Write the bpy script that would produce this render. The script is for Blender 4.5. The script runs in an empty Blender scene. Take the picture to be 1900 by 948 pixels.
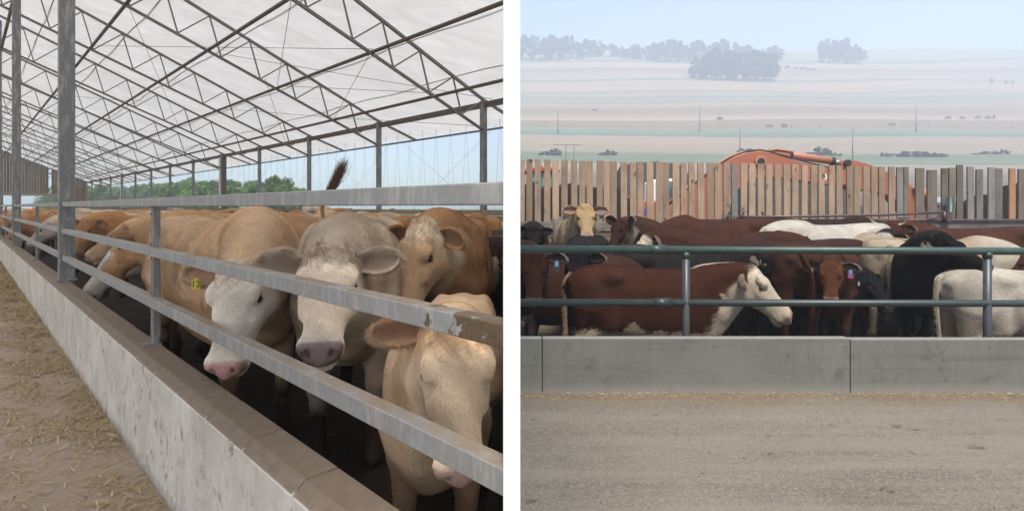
import bpy, bmesh, math, random
import numpy as np
import openvdb
from mathutils import Vector, Matrix, noise as mnoise

scene = bpy.context.scene
COL = scene.collection
random.seed(7)

# ---------------------------------------------------------------- camera
EYE = 1.72                     # eye height above the aisle
FOC = 1000.0                   # focal length in photograph pixels (1900 wide)
cam_data = bpy.data.cameras.new('camera')
camera = bpy.data.objects.new('camera', cam_data)
COL.objects.link(camera)
scene.camera = camera
cam_data.sensor_fit = 'HORIZONTAL'; cam_data.sensor_width = 36
cam_data.lens = 36 * FOC / 1900
cam_data.shift_y = -(474 - 384) / 1900
cam_data.clip_start = .02; cam_data.clip_end = 6000
camera.location = (0, 0, EYE)
camera.rotation_euler = (math.radians(90), 0, 0)

# ---------------------------------------------------------------- sky and sun
SUN_EL, SUN_AZ = math.radians(60), math.radians(179)     # high and behind the camera
world = bpy.data.worlds.new('World'); scene.world = world; world.use_nodes = True
wn = world.node_tree
bg = wn.nodes['Background']; bg.inputs['Strength'].default_value = .14
sky = wn.nodes.new('ShaderNodeTexSky'); sky.sky_type = 'NISHITA'; sky.sun_disc = False
sky.sun_elevation = SUN_EL; sky.sun_rotation = SUN_AZ
sky.air_density = 1.0; sky.dust_density = 1.6; sky.ozone_density = 1.2
wn.links.new(sky.outputs[0], bg.inputs['Color'])
sd = bpy.data.lights.new('sun', 'SUN'); sd.energy = 3.9; sd.angle = math.radians(12); sd.color = (1, .955, .88)
sun = bpy.data.objects.new('sun', sd); COL.objects.link(sun)
S = Vector((math.sin(SUN_AZ) * math.cos(SUN_EL), math.cos(SUN_AZ) * math.cos(SUN_EL), math.sin(SUN_EL)))
sun.rotation_euler = (-S).to_track_quat('-Z', 'Y').to_euler(); sun.location = S * 100

scene.view_settings.view_transform = 'Standard'; scene.view_settings.look = 'None'
scene.view_settings.gamma = 1; scene.view_settings.exposure = 1.02
scene.render.engine = 'CYCLES'
cy = scene.cycles
cy.max_bounces = 7; cy.diffuse_bounces = 4; cy.glossy_bounces = 2; cy.transmission_bounces = 4; cy.volume_bounces = 1
cy.transparent_max_bounces = 8; cy.use_denoising = True
cy.sample_clamp_indirect = 6
cy.volume_step_rate = 4
# ---------------------------------------------------------------- helpers
M = {}
def at(px, py, Y):
    """the point Y metres ahead seen at pixel (px, py) of the photograph"""
    return Vector(((px - 950) / FOC * Y, Y, EYE - (py - 384) / FOC * Y))

def tag(o, label=None, cat=None, group=None, kind=None):
    if label: o['label'] = label
    if cat: o['category'] = cat
    if group: o['group'] = group
    if kind: o['kind'] = kind
    return o

def empty(name, loc=(0, 0, 0), rz=0):
    o = bpy.data.objects.new(name, None); COL.objects.link(o)
    o.location = loc; o.rotation_euler = (0, 0, rz); o.empty_display_size = .2
    return o

def link(name, me, parent=None, loc=None, rot=None, scale=None):
    o = bpy.data.objects.new(name, me); COL.objects.link(o)
    if parent is not None: o.parent = parent
    if loc is not None: o.location = loc
    if rot is not None: o.rotation_euler = rot
    if scale is not None: o.scale = scale
    return o

class MB:
    """collects boxes, bars and tubes into one mesh"""
    def __init__(self): self.bm = bmesh.new()
    def box(self, c, s, rz=0, bev=0, mi=0, rot=None):
        vs = []
        R = rot if rot is not None else Matrix.Rotation(rz, 3, 'Z')
        for x in (-.5, .5):
            for y in (-.5, .5):
                for z in (-.5, .5): vs.append(self.bm.verts.new(Vector(c) + R @ Vector((x * s[0], y * s[1], z * s[2]))))
        fs = [(0, 1, 3, 2), (4, 6, 7, 5), (0, 4, 5, 1), (2, 3, 7, 6), (0, 2, 6, 4), (1, 5, 7, 3)]
        F = [self.bm.faces.new([vs[i] for i in f]) for f in fs]
        for f in F: f.material_index = mi
        if bev:
            E = list({e for f in F for e in f.edges})
            bmesh.ops.bevel(self.bm, geom=E, offset=bev, segments=2, profile=.5, affect='EDGES', clamp_overlap=True)
        return self
    def bar(self, p, q, w, h, up=(0, 0, 1), bev=0, mi=0):
        p = Vector(p); q = Vector(q); d = (q - p); L = d.length; d.normalize()
        s = d.cross(Vector(up)); s.normalize(); u = s.cross(d)
        R = Matrix((d, s, u)).transposed()
        return self.box((p + q) / 2, (L, w, h), rot=R, bev=bev, mi=mi)
    def tube(self, pts, r, m=10, mi=0, cap=True):
        pts = [Vector(p) for p in pts]; rr = r if isinstance(r, (list, tuple)) else [r] * len(pts)
        rings = []
        for i, p in enumerate(pts):
            d = (pts[min(i + 1, len(pts) - 1)] - pts[max(i - 1, 0)]).normalized()
            ref = Vector((0, 0, 1)) if abs(d.z) < .9 else Vector((1, 0, 0))
            s = d.cross(ref).normalized(); u = s.cross(d)
            rings.append([self.bm.verts.new(p + rr[i] * (s * math.cos(2 * math.pi * k / m) + u * math.sin(2 * math.pi * k / m))) for k in range(m)])
        for a, b in zip(rings, rings[1:]):
            for k in range(m):
                f = self.bm.faces.new((a[k], a[(k + 1) % m], b[(k + 1) % m], b[k])); f.material_index = mi; f.smooth = True
        if cap:
            f = self.bm.faces.new(rings[0][::-1]); f.material_index = mi
            f = self.bm.faces.new(rings[-1]); f.material_index = mi
        return self
    def prism(self, poly, origin, ax, ay, n, depth, mi=0, bev=0):
        """poly of 2-D points in the plane (ax, ay) at origin, extruded by depth along n"""
        ax, ay, n, origin = Vector(ax), Vector(ay), Vector(n), Vector(origin)
        a = [self.bm.verts.new(origin + ax * x + ay * y) for x, y in poly]
        b = [self.bm.verts.new(origin + ax * x + ay * y + n * depth) for x, y in poly]
        F = [self.bm.faces.new(a), self.bm.faces.new(b[::-1])]
        k = len(poly)
        for i in range(k): F.append(self.bm.faces.new((a[i], b[i], b[(i + 1) % k], a[(i + 1) % k])))
        for f in F: f.material_index = mi
        if bev:
            E = list({e for f in F for e in f.edges})
            bmesh.ops.bevel(self.bm, geom=E, offset=bev, segments=1, affect='EDGES', clamp_overlap=True)
        return self
    def mesh(self, name, mats):
        bmesh.ops.recalc_face_normals(self.bm, faces=self.bm.faces)
        me = bpy.data.meshes.new(name); self.bm.to_mesh(me); self.bm.free()
        for m in (mats if isinstance(mats, (list, tuple)) else [mats]): me.materials.append(m)
        return me
    def build(self, name, mats, parent=None, loc=None, rot=None):
        return link(name, self.mesh(name, mats), parent, loc, rot)

# ---------------------------------------------------------------- materials
class NT:
    def __init__(self, name):
        self.m = bpy.data.materials.new(name); self.m.use_nodes = True
        self.t = self.m.node_tree; self.b = self.t.nodes['Principled BSDF']; self.out = self.t.nodes['Material Output']
    def n(self, typ, **kw):
        nd = self.t.nodes.new(typ)
        for k, v in kw.items():
            if hasattr(nd, k) and k not in nd.inputs: setattr(nd, k, v)
            else: nd.inputs[k].default_value = v
        return nd
    def l(self, a, b): self.t.links.new(a, b)
    def coord(self, kind='Object', scale=(1, 1, 1), rand=False, geo=False):
        if geo:
            g = self.n('ShaderNodeNewGeometry').outputs['Position']
        else: g = self.n('ShaderNodeTexCoord').outputs[kind]
        mp = self.n('ShaderNodeMapping'); mp.inputs['Scale'].default_value = scale; self.l(g, mp.inputs['Vector'])
        if rand:
            oi = self.n('ShaderNodeObjectInfo'); ml = self.n('ShaderNodeMath', operation='MULTIPLY'); self.l(oi.outputs['Random'], ml.inputs[0]); ml.inputs[1].default_value = 37
            self.l(ml.outputs[0], mp.inputs['Location'])
        return mp.outputs[0]
    def noise(self, vec, scale, detail=4, rough=.6, dist=0):
        nd = self.n('ShaderNodeTexNoise'); nd.inputs['Scale'].default_value = scale; nd.inputs['Detail'].default_value = detail
        nd.inputs['Roughness'].default_value = rough; nd.inputs['Distortion'].default_value = dist; self.l(vec, nd.inputs['Vector']); return nd.outputs[0]
    def ramp(self, f, stops):
        r = self.n('ShaderNodeValToRGB'); e = r.color_ramp.elements
        while len(e) < len(stops): e.new(.5)
        for x, (p, c) in zip(e, stops):
            x.position = p; x.color = (c, c, c, 1) if isinstance(c, (int, float)) else (*c, 1)
        self.l(f, r.inputs[0]); return r.outputs[0]
    def mix(self, f, a, b, mode='MIX'):
        m = self.n('ShaderNodeMix', data_type='RGBA', blend_type=mode)
        for x, s in ((f, 0), (a, 6), (b, 7)):
            if isinstance(x, bpy.types.NodeSocket): self.l(x, m.inputs[s])
            elif s == 0: m.inputs[0].default_value = x
            else: m.inputs[s].default_value = (*x, 1)
        return m.outputs[2]
    def math(self, op, a, b=0.5):
        m = self.n('ShaderNodeMath', operation=op)
        for i, x in enumerate((a, b)):
            if isinstance(x, bpy.types.NodeSocket): self.l(x, m.inputs[i])
            else: m.inputs[i].default_value = x
        return m.outputs[0]
    def bump(self, h, strength=.3, dist=.01):
        b = self.n('ShaderNodeBump'); b.inputs['Strength'].default_value = strength; b.inputs['Distance'].default_value = dist
        self.l(h, b.inputs['Height']); self.l(b.outputs[0], self.b.inputs['Normal']); return b
    def fin(self, col=None, rough=.8, metal=0, spec=.5):
        if isinstance(col, bpy.types.NodeSocket): self.l(col, self.b.inputs['Base Color'])
        elif col is not None: self.b.inputs['Base Color'].default_value = (*col, 1)
        if isinstance(rough, bpy.types.NodeSocket): self.l(rough, self.b.inputs['Roughness'])
        else: self.b.inputs['Roughness'].default_value = rough
        self.b.inputs['Metallic'].default_value = metal; self.b.inputs['Specular IOR Level'].default_value = spec
        return self.m

def plain(name, col, rough=.7, metal=0, var=.15, scale=8, bump=.0, spec=.4, rand=True):
    k = NT(name); v = k.coord(rand=rand)
    f = k.noise(v, scale, 5, .65)
    c = k.mix(f, tuple(x * (1 - var) for x in col), tuple(min(1, x * (1 + var)) for x in col))
    if bump: k.bump(k.noise(v, scale * 5, 4, .6), bump, .01)
    return k.fin(c, rough, metal, spec)

def galvanised(name, base=(.36, .38, .40), dirt=(.26, .20, .14), amount=.5, metal=.35, rough=.5, mud=False):
    k = NT(name); v = k.coord()
    f = k.noise(v, 9, 6, .7); vor = k.n('ShaderNodeTexVoronoi'); vor.inputs['Scale'].default_value = 42; k.l(v, vor.inputs['Vector'])
    c = k.mix(f, tuple(x * .72 for x in base), tuple(x * 1.2 for x in base))
    c = k.mix(k.math('MULTIPLY', vor.outputs['Distance'], .5), c, tuple(x * 1.3 for x in base))
    streak = k.noise(k.coord(scale=(3, 3, .6)), 6, 5, .7)
    c = k.mix(k.ramp(streak, [(.50, 0), (.72, .75)]), c, (.62, .62, .60))
    # mud and dust lie on upward faces
    geo = k.n('ShaderNodeNewGeometry'); sx = k.n('ShaderNodeSeparateXYZ'); k.l(geo.outputs['Normal'], sx.inputs[0])
    up = k.ramp(sx.outputs[2], [(.5, 0), (.9, 1)])
    d = k.math('MULTIPLY', k.ramp(k.noise(v, 5, 6, .7), [(.3, 0), (.6, 1)]), k.math('ADD', k.math('MULTIPLY', up, amount), .22))
    c = k.mix(d, c, dirt)
    blot = k.ramp(k.noise(v, 2.3, 7, .75), [(.60, 0), (.68, 1)])
    c = k.mix(k.math('MULTIPLY', blot, amount * .8), c, (.22, .165, .11))
    if mud:
        px = k.n('ShaderNodeSeparateXYZ'); k.l(k.n('ShaderNodeNewGeometry').outputs['Position'], px.inputs[0])
        g = k.ramp(k.math('ADD', k.math('MULTIPLY', px.outputs[0], 1.6), 1.0), [(.42, 0), (.92, .30)])
        mk = k.ramp(k.math('ADD', k.noise(k.coord(geo=True), 11, 6, .7), g), [(.70, 0), (.74, 1)])
        c = k.mix(mk, c, k.mix(k.noise(k.coord(geo=True), 90, 4, .7), (.05, .035, .02), (.24, .17, .11)))
    k.bump(k.noise(v, 60, 5, .7), .25, .004)
    return k.fin(c, k.ramp(f, [(.3, rough - .08), (.7, rough + .15)]), metal)

M['galv'] = galvanised('galvanised_steel', (.30, .32, .34), (.30, .235, .17), .75)
M['galv_mud'] = galvanised('muddy_galvanised_steel', (.32, .34, .36), (.26, .20, .14), .8, mud=True)
M['galv_post'] = galvanised('weathered_steel', (.20, .215, .225), (.2, .17, .13), .4)
M['truss'] = plain('truss_steel', (.20, .19, .165), .55, .2, .2, 6, .1)
M['purlin'] = plain('brown_tube', (.13, .10, .08), .6, .1, .25, 5, .1)
M['white_paint'] = plain('white_paint', (.92, .92, .91), .5, 0, .02, 3)

def concrete(name, base, dark, top=(.20, .155, .115), streak=.5, hor=False, topz=None, spl=True, faint=False):
    k = NT(name); v = k.coord(geo=True)
    n1 = k.noise(v, 1.6, 6, .65); n2 = k.noise(v, 14, 6, .7)
    c = k.mix(k.ramp(n1, [(.3, 0), (.7, 1)]), dark, base)
    c = k.mix(k.math('MULTIPLY', k.ramp(n2, [(.45, 0), (.75, 1)]), .35), c, tuple(x * 1.25 for x in base))
    st = k.noise(k.coord(geo=True, scale=(5, 5, .35)), 3, 6, .75)
    c = k.mix(k.math('MULTIPLY', k.ramp(st, [(.5, 0), (.68, 1)]), streak), c, dark)
    if hor:
        h = k.noise(k.coord(geo=True, scale=(.25, .25, 16)), 1.3, 5, .7)
        c = k.mix(k.math('MULTIPLY', k.ramp(h, [(.56, 0), (.66, 1)]), .35), c, tuple(x * .6 for x in dark))
    if spl:   # splashes of muck
        sp = k.noise(k.coord(geo=True, scale=(1, 1, .7)), 8, 8, .68, 1.2)
        rg = k.noise(v, 1.3, 2, .5)
        c = k.mix(k.math('MULTIPLY', k.ramp(sp, [(.565, 0), (.62, 1)]), k.ramp(rg, [(.38, 0), (.52, .62)])), c, (.15, .105, .07))
        sp2 = k.noise(v, 3.4, 7, .72, .4)
        c = k.mix(k.ramp(sp2, [(.54, 0), (.70, .45)]), c, (.26, .20, .145))
    if faint:
        f1 = k.noise(k.coord(geo=True, scale=(1, 1, .8)), 4.5, 8, .7, .8)
        c = k.mix(k.ramp(f1, [(.56, 0), (.66, .5)]), c, tuple(x * .55 for x in dark))
        f2 = k.noise(k.coord(geo=True, scale=(1.4, 1, .5)), 9, 7, .7)
        c = k.mix(k.ramp(f2, [(.62, 0), (.70, .6)]), c, tuple(x * 1.5 for x in base))
    pit = k.noise(v, 55, 3, .6)
    c = k.mix(k.ramp(pit, [(.70, 0), (.76, .7)]), c, (.07, .06, .05))
    geo = k.n('ShaderNodeNewGeometry'); sx = k.n('ShaderNodeSeparateXYZ'); k.l(geo.outputs['Normal'], sx.inputs[0])
    up = k.ramp(sx.outputs[2], [(.45, 0), (.7, 1)])
    tc = k.mix(k.noise(v, 18, 6, .75), tuple(x * .55 for x in top), tuple(x * 1.5 for x in top))
    c = k.mix(k.math('MULTIPLY', up, .9), c, tc)
    px = k.n('ShaderNodeSeparateXYZ'); k.l(k.n('ShaderNodeNewGeometry').outputs['Position'], px.inputs[0])
    if topz is not None:
        tz = k.math('ADD', k.math('SUBTRACT', px.outputs[2], topz), k.math('MULTIPLY', k.math('SUBTRACT', n2, .5), .03))
        c = k.mix(k.ramp(tz, [(.0, 0), (.012, .92)]), c, tc)
    lowz = k.math('ADD', px.outputs[2], k.math('MULTIPLY', k.math('SUBTRACT', n2, .5), .12))
    c = k.mix(k.math('MULTIPLY', k.ramp(lowz, [(.0, .75), (.10, 0)]), 1), c, top)
    k.bump(k.math('ADD', k.noise(v, 40, 6, .7), k.math('MULTIPLY', n1, 2)), .35, .006)
    return k.fin(c, .85, 0, .25)

def wood(name, a, b, knots=True, axis='z', sc=1.0):
    k = NT(name)
    s = {'z': (9, 9, .7), 'x': (.7, 9, 9), 'y': (9, .7, 9)}[axis]
    v = k.coord(scale=tuple(x * sc for x in s), rand=True)
    g = k.noise(v, 3, 7, .7, .5)
    c = k.mix(k.ramp(g, [(.25, 0), (.75, 1)]), a, b)
    v2 = k.coord(scale=(1, 1, .55) if axis == 'z' else (.55, 1, 1), rand=True)
    w = k.noise(v2, 3.0, 5, .65)
    c = k.mix(k.math('MULTIPLY', k.ramp(w, [(.45, 0), (.7, 1)]), .5), c, tuple(x * .45 for x in a))
    if knots:
        kn = k.noise(v2, 7, 2, .4)
        c = k.mix(k.ramp(kn, [(.68, 0), (.74, .85)]), c, (.07, .045, .03))
    oi = k.n('ShaderNodeObjectInfo')
    hs = k.n('ShaderNodeHueSaturation'); k.l(c, hs.inputs['Color'])
    k.l(k.math('ADD', k.math('MULTIPLY', oi.outputs['Random'], .5), .75), hs.inputs['Value'])
    k.bump(g, .4, .004)
    return k.fin(hs.outputs[0], .85, 0, .2)

def coatmat(name, hair=False):
    k = NT(name)
    a = k.n('ShaderNodeAttribute'); a.attribute_name = 'coat'
    if hair:
        m = k.fin(a.outputs['Color'], .65, 0, .06)
        return m
    v = k.coord(scale=(2.2, 7, 3.5))
    f = k.noise(v, 14, 6, .75, .4)
    f2 = k.noise(k.coord(), 5, 4, .6)
    c = k.mix(k.math('MULTIPLY', k.ramp(f, [(.3, 1), (.75, 0)]), .40), a.outputs['Color'], (.03, .018, .01))
    c = k.mix(k.ramp(f2, [(.4, 0), (.75, 1)]), c, k.mix(1.0, c, (1.45, 1.42, 1.38), 'MULTIPLY'))
    fm = k.noise(k.coord(scale=(1, 1, .5)), 5, 3, .5)
    k.bump(k.math('ADD', f, k.math('MULTIPLY', fm, 2.2)), .6, .014)
    k.b.inputs['Sheen Weight'].default_value = .02; k.b.inputs['Sheen Roughness'].default_value = .5
    wet = a.outputs['Alpha']
    k.l(k.math('ADD', k.math('MULTIPLY', wet, .6), .06), k.b.inputs['Specular IOR Level'])
    k.fin(c, k.math('SUBTRACT', .72, k.math('MULTIPLY', wet, .45)), 0, .18)
    k.l(k.math('ADD', k.math('MULTIPLY', wet, .6), .06), k.b.inputs['Specular IOR Level'])
    return k.m
M['hair'] = coatmat('coat_hair', True)
M['coat'] = coatmat('coat_skin')
M['eye'] = plain('eye', (.012, .008, .006), .06, 0, .1, 3, 0, .8)
M['horn'] = plain('horn', (.42, .36, .27), .45, 0, .35, 14)
# ----------------------------------------------------------------------------
# cattle: a smooth field of tapered limbs and lofted trunk, meshed as one skin
# ----------------------------------------------------------------------------
def smin(a, b, k):
    h = np.clip(.5 + .5 * (b - a) / k, 0, 1)
    return b * (1 - h) + a * h - k * h * (1 - h)

def smax(a, b, k):
    return -smin(-a, -b, k)

class Field:
    def __init__(self, lo, hi, res):
        self.res = res
        self.lo = np.array(lo, float)
        self.n = np.ceil((np.array(hi) - self.lo) / res).astype(int) + 1
        self.f = np.full(self.n, 1.0, np.float32)
    def _sub(self, lo, hi, m=.10):
        a = np.clip(((np.array(lo) - m - self.lo) / self.res).astype(int), 0, self.n - 1)
        b = np.clip(np.ceil((np.array(hi) + m - self.lo) / self.res).astype(int) + 1, 1, self.n)
        sl = tuple(slice(i, j) for i, j in zip(a, b))
        ax = [(np.arange(i, j) * self.res + o).astype(np.float32) for i, j, o in zip(a, b, self.lo)]
        g = np.meshgrid(*ax, indexing='ij')
        return sl, g
    def _put(self, sl, d, k, sub=False):
        if sub: self.f[sl] = smax(self.f[sl], -d, k)
        else: self.f[sl] = smin(self.f[sl], d, k)
    def cone(self, p, q, r1, r2, k=.05, sub=False):
        p = np.array(p, float); q = np.array(q, float); r = max(r1, r2)
        sl, (X, Y, Z) = self._sub(np.minimum(p, q) - r, np.maximum(p, q) + r)
        d = q - p; L2 = max(float(d @ d), 1e-9)
        t = np.clip(((X - p[0]) * d[0] + (Y - p[1]) * d[1] + (Z - p[2]) * d[2]) / L2, 0, 1)
        dist = np.sqrt((X - p[0] - t * d[0]) ** 2 + (Y - p[1] - t * d[1]) ** 2 + (Z - p[2] - t * d[2]) ** 2)
        self._put(sl, dist - (r1 + (r2 - r1) * t), k, sub)
    def ell(self, c, r, k=.05, R=None, sub=False):
        c = np.array(c, float); r = np.array(r, float); m = r.max()
        sl, (X, Y, Z) = self._sub(c - m, c + m)
        X = X - c[0]; Y = Y - c[1]; Z = Z - c[2]
        if R is not None:
            X, Y, Z = (X * R[0][i] + Y * R[1][i] + Z * R[2][i] for i in range(3))
        q = np.sqrt((X / r[0]) ** 2 + (Y / r[1]) ** 2 + (Z / r[2]) ** 2) + 1e-6
        g = np.sqrt((X / r[0] ** 2) ** 2 + (Y / r[1] ** 2) ** 2 + (Z / r[2] ** 2) ** 2) + 1e-6
        self._put(sl, q * (q - 1) / g, k, sub)
    def loft(self, O, R, prof, k=.05, e=2.3):
        """prof rows: s, half width, top, bottom along the frame's first axis"""
        O = np.array(O, float); R = np.array(R, float)          # columns: along, side, up
        P = np.array(prof, float)
        cs = []
        for s, w, t, b in P:
            for y in (-w, w):
                for z in (t, b): cs.append(O + R @ np.array([s, y, z]))
        cs = np.array(cs)
        sl, (X, Y, Z) = self._sub(cs.min(0), cs.max(0))
        X = X - O[0]; Y = Y - O[1]; Z = Z - O[2]
        S = X * R[0, 0] + Y * R[1, 0] + Z * R[2, 0]
        V = X * R[0, 1] + Y * R[1, 1] + Z * R[2, 1]
        U = X * R[0, 2] + Y * R[1, 2] + Z * R[2, 2]
        ss = np.linspace(P[0, 0], P[-1, 0], 160)
        def cur(c):                                             # smoothed interpolation
            v = np.interp(ss, P[:, 0], P[:, c]); kk = np.hanning(19); kk /= kk.sum()
            vp = np.pad(v, 9, mode='edge'); vp[:9] = 2 * v[0] - v[1:10][::-1]; vp[-9:] = 2 * v[-1] - v[-10:-1][::-1]
            return np.convolve(vp, kk, 'valid')
        w = cur(1); t = cur(2); b = cur(3)
        Sc = np.clip(S, P[0, 0], P[-1, 0])
        W = np.interp(Sc, ss, np.maximum(w, .01)); C = np.interp(Sc, ss, (t + b) / 2); H = np.interp(Sc, ss, np.maximum((t - b) / 2, .01))
        q = (np.abs(V / W) ** e + np.abs((U - C) / H) ** e) ** (1 / e)
        d = (q - 1) * np.minimum(W, H) * .9
        d = np.sqrt(np.maximum(d, 0) ** 2 + (S - Sc) ** 2) + np.minimum(d, 0)
        self._put(sl, d.astype(np.float32), k)
    def mesh(self):
        g = openvdb.FloatGrid(1.0); g.copyFromArray(self.f)
        pts, quads = g.convertToQuads(isovalue=0.0)
        pts = pts * self.res + self.lo
        return pts, quads[:, ::-1]

def frame(yaw, pitch, roll=0):
    cy, sy, cp, sp = math.cos(yaw), math.sin(yaw), math.cos(pitch), math.sin(pitch)
    a = np.array([cp * cy, cp * sy, -sp]); s = np.array([-sy, cy, 0.]); u = np.cross(a, s)
    cr, sr = math.cos(roll), math.sin(roll)
    return np.stack([a, s * cr + u * sr, u * cr - s * sr], 1)

HEADP = [(-.045, .05, -.03, -.13), (-.01, .094, .016, -.19), (.06, .116, .036, -.235), (.13, .120, .042, -.25), (.20, .112, .034, -.235),
         (.27, .092, .018, -.205), (.34, .078, .006, -.182), (.41, .074, .000, -.170), (.47, .082, -.002, -.168), (.51, .082, -.014, -.160), (.543, .060, -.040, -.125)]

def ear_mesh(base, dirv, upv, L, W, n=18, m=14):
    """a cupped, thick leaf; returns verts, quads, inner flag"""
    d = np.array(dirv, float); d /= np.linalg.norm(d)
    u = np.array(upv, float); u -= d * (u @ d); u /= np.linalg.norm(u)
    w = np.cross(d, u)                       # opening (concave) side looks along w
    V = []; inn = []
    for i in range(n):
        t = i / (n - 1)
        half = W * (.36 + .64 * math.sin(min(1, t * 1.55 + .12) * math.pi / 2) ** 1.3) * math.sqrt(max(0, 1 - max(0, (t - .5) / .5) ** 2.3)) + .002
        cup = .030 * (1 - t * .5) + .01
        for side in (0, 1):
            for j in range(m // 2 + 1):
                a = -1 + 2 * j / (m // 2)
                if side: a = -a
                if side and j in (0, m // 2): continue
                th = (.013 if side else 0) * (1 - .45 * abs(a))
                x = base + d * (L * t) + u * (half * a) + w * ((abs(a) ** 1.6) * cup - cup - th * (1.6 - t) * (1 if side else 0)) 
                V.append(x); inn.append(0 if side else 1 - abs(a) ** 3)
    c = len(V) // n
    Q = [(i * c + j, i * c + (j + 1) % c, (i + 1) * c + (j + 1) % c, (i + 1) * c + j) for i in range(n - 1) for j in range(c)]
    return np.array(V), np.array(Q), np.array(inn)

def tube_mesh(pts, rad, m=8):
    pts = np.array(pts, float); V = []; n = len(pts)
    T = np.gradient(pts, axis=0); T /= np.linalg.norm(T, axis=1)[:, None] + 1e-9
    ref = np.array([.3, 1, .2]); 
    for i in range(n):
        s = np.cross(T[i], ref); s /= np.linalg.norm(s) + 1e-9; u = np.cross(s, T[i])
        for j in range(m):
            a = 2 * math.pi * j / m
            V.append(pts[i] + rad[i] * (s * math.cos(a) + u * math.sin(a)))
    Q = [(i * m + j, i * m + (j + 1) % m, (i + 1) * m + (j + 1) % m, (i + 1) * m + j) for i in range(n - 1) for j in range(m)]
    return np.array(V), np.array(Q)

def spline(P, n):
    P = np.array(P, float); t = np.linspace(0, len(P) - 1, n); out = []
    for x in t:
        i = min(int(x), len(P) - 2); f = x - i
        p0 = P[max(i - 1, 0)]; p1 = P[i]; p2 = P[i + 1]; p3 = P[min(i + 2, len(P) - 1)]
        out.append(.5 * ((2 * p1) + (-p0 + p2) * f + (2 * p0 - 5 * p1 + 4 * p2 - p3) * f * f + (-p0 + 3 * p1 - 3 * p2 + p3) * f ** 3))
    return np.array(out)

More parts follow.
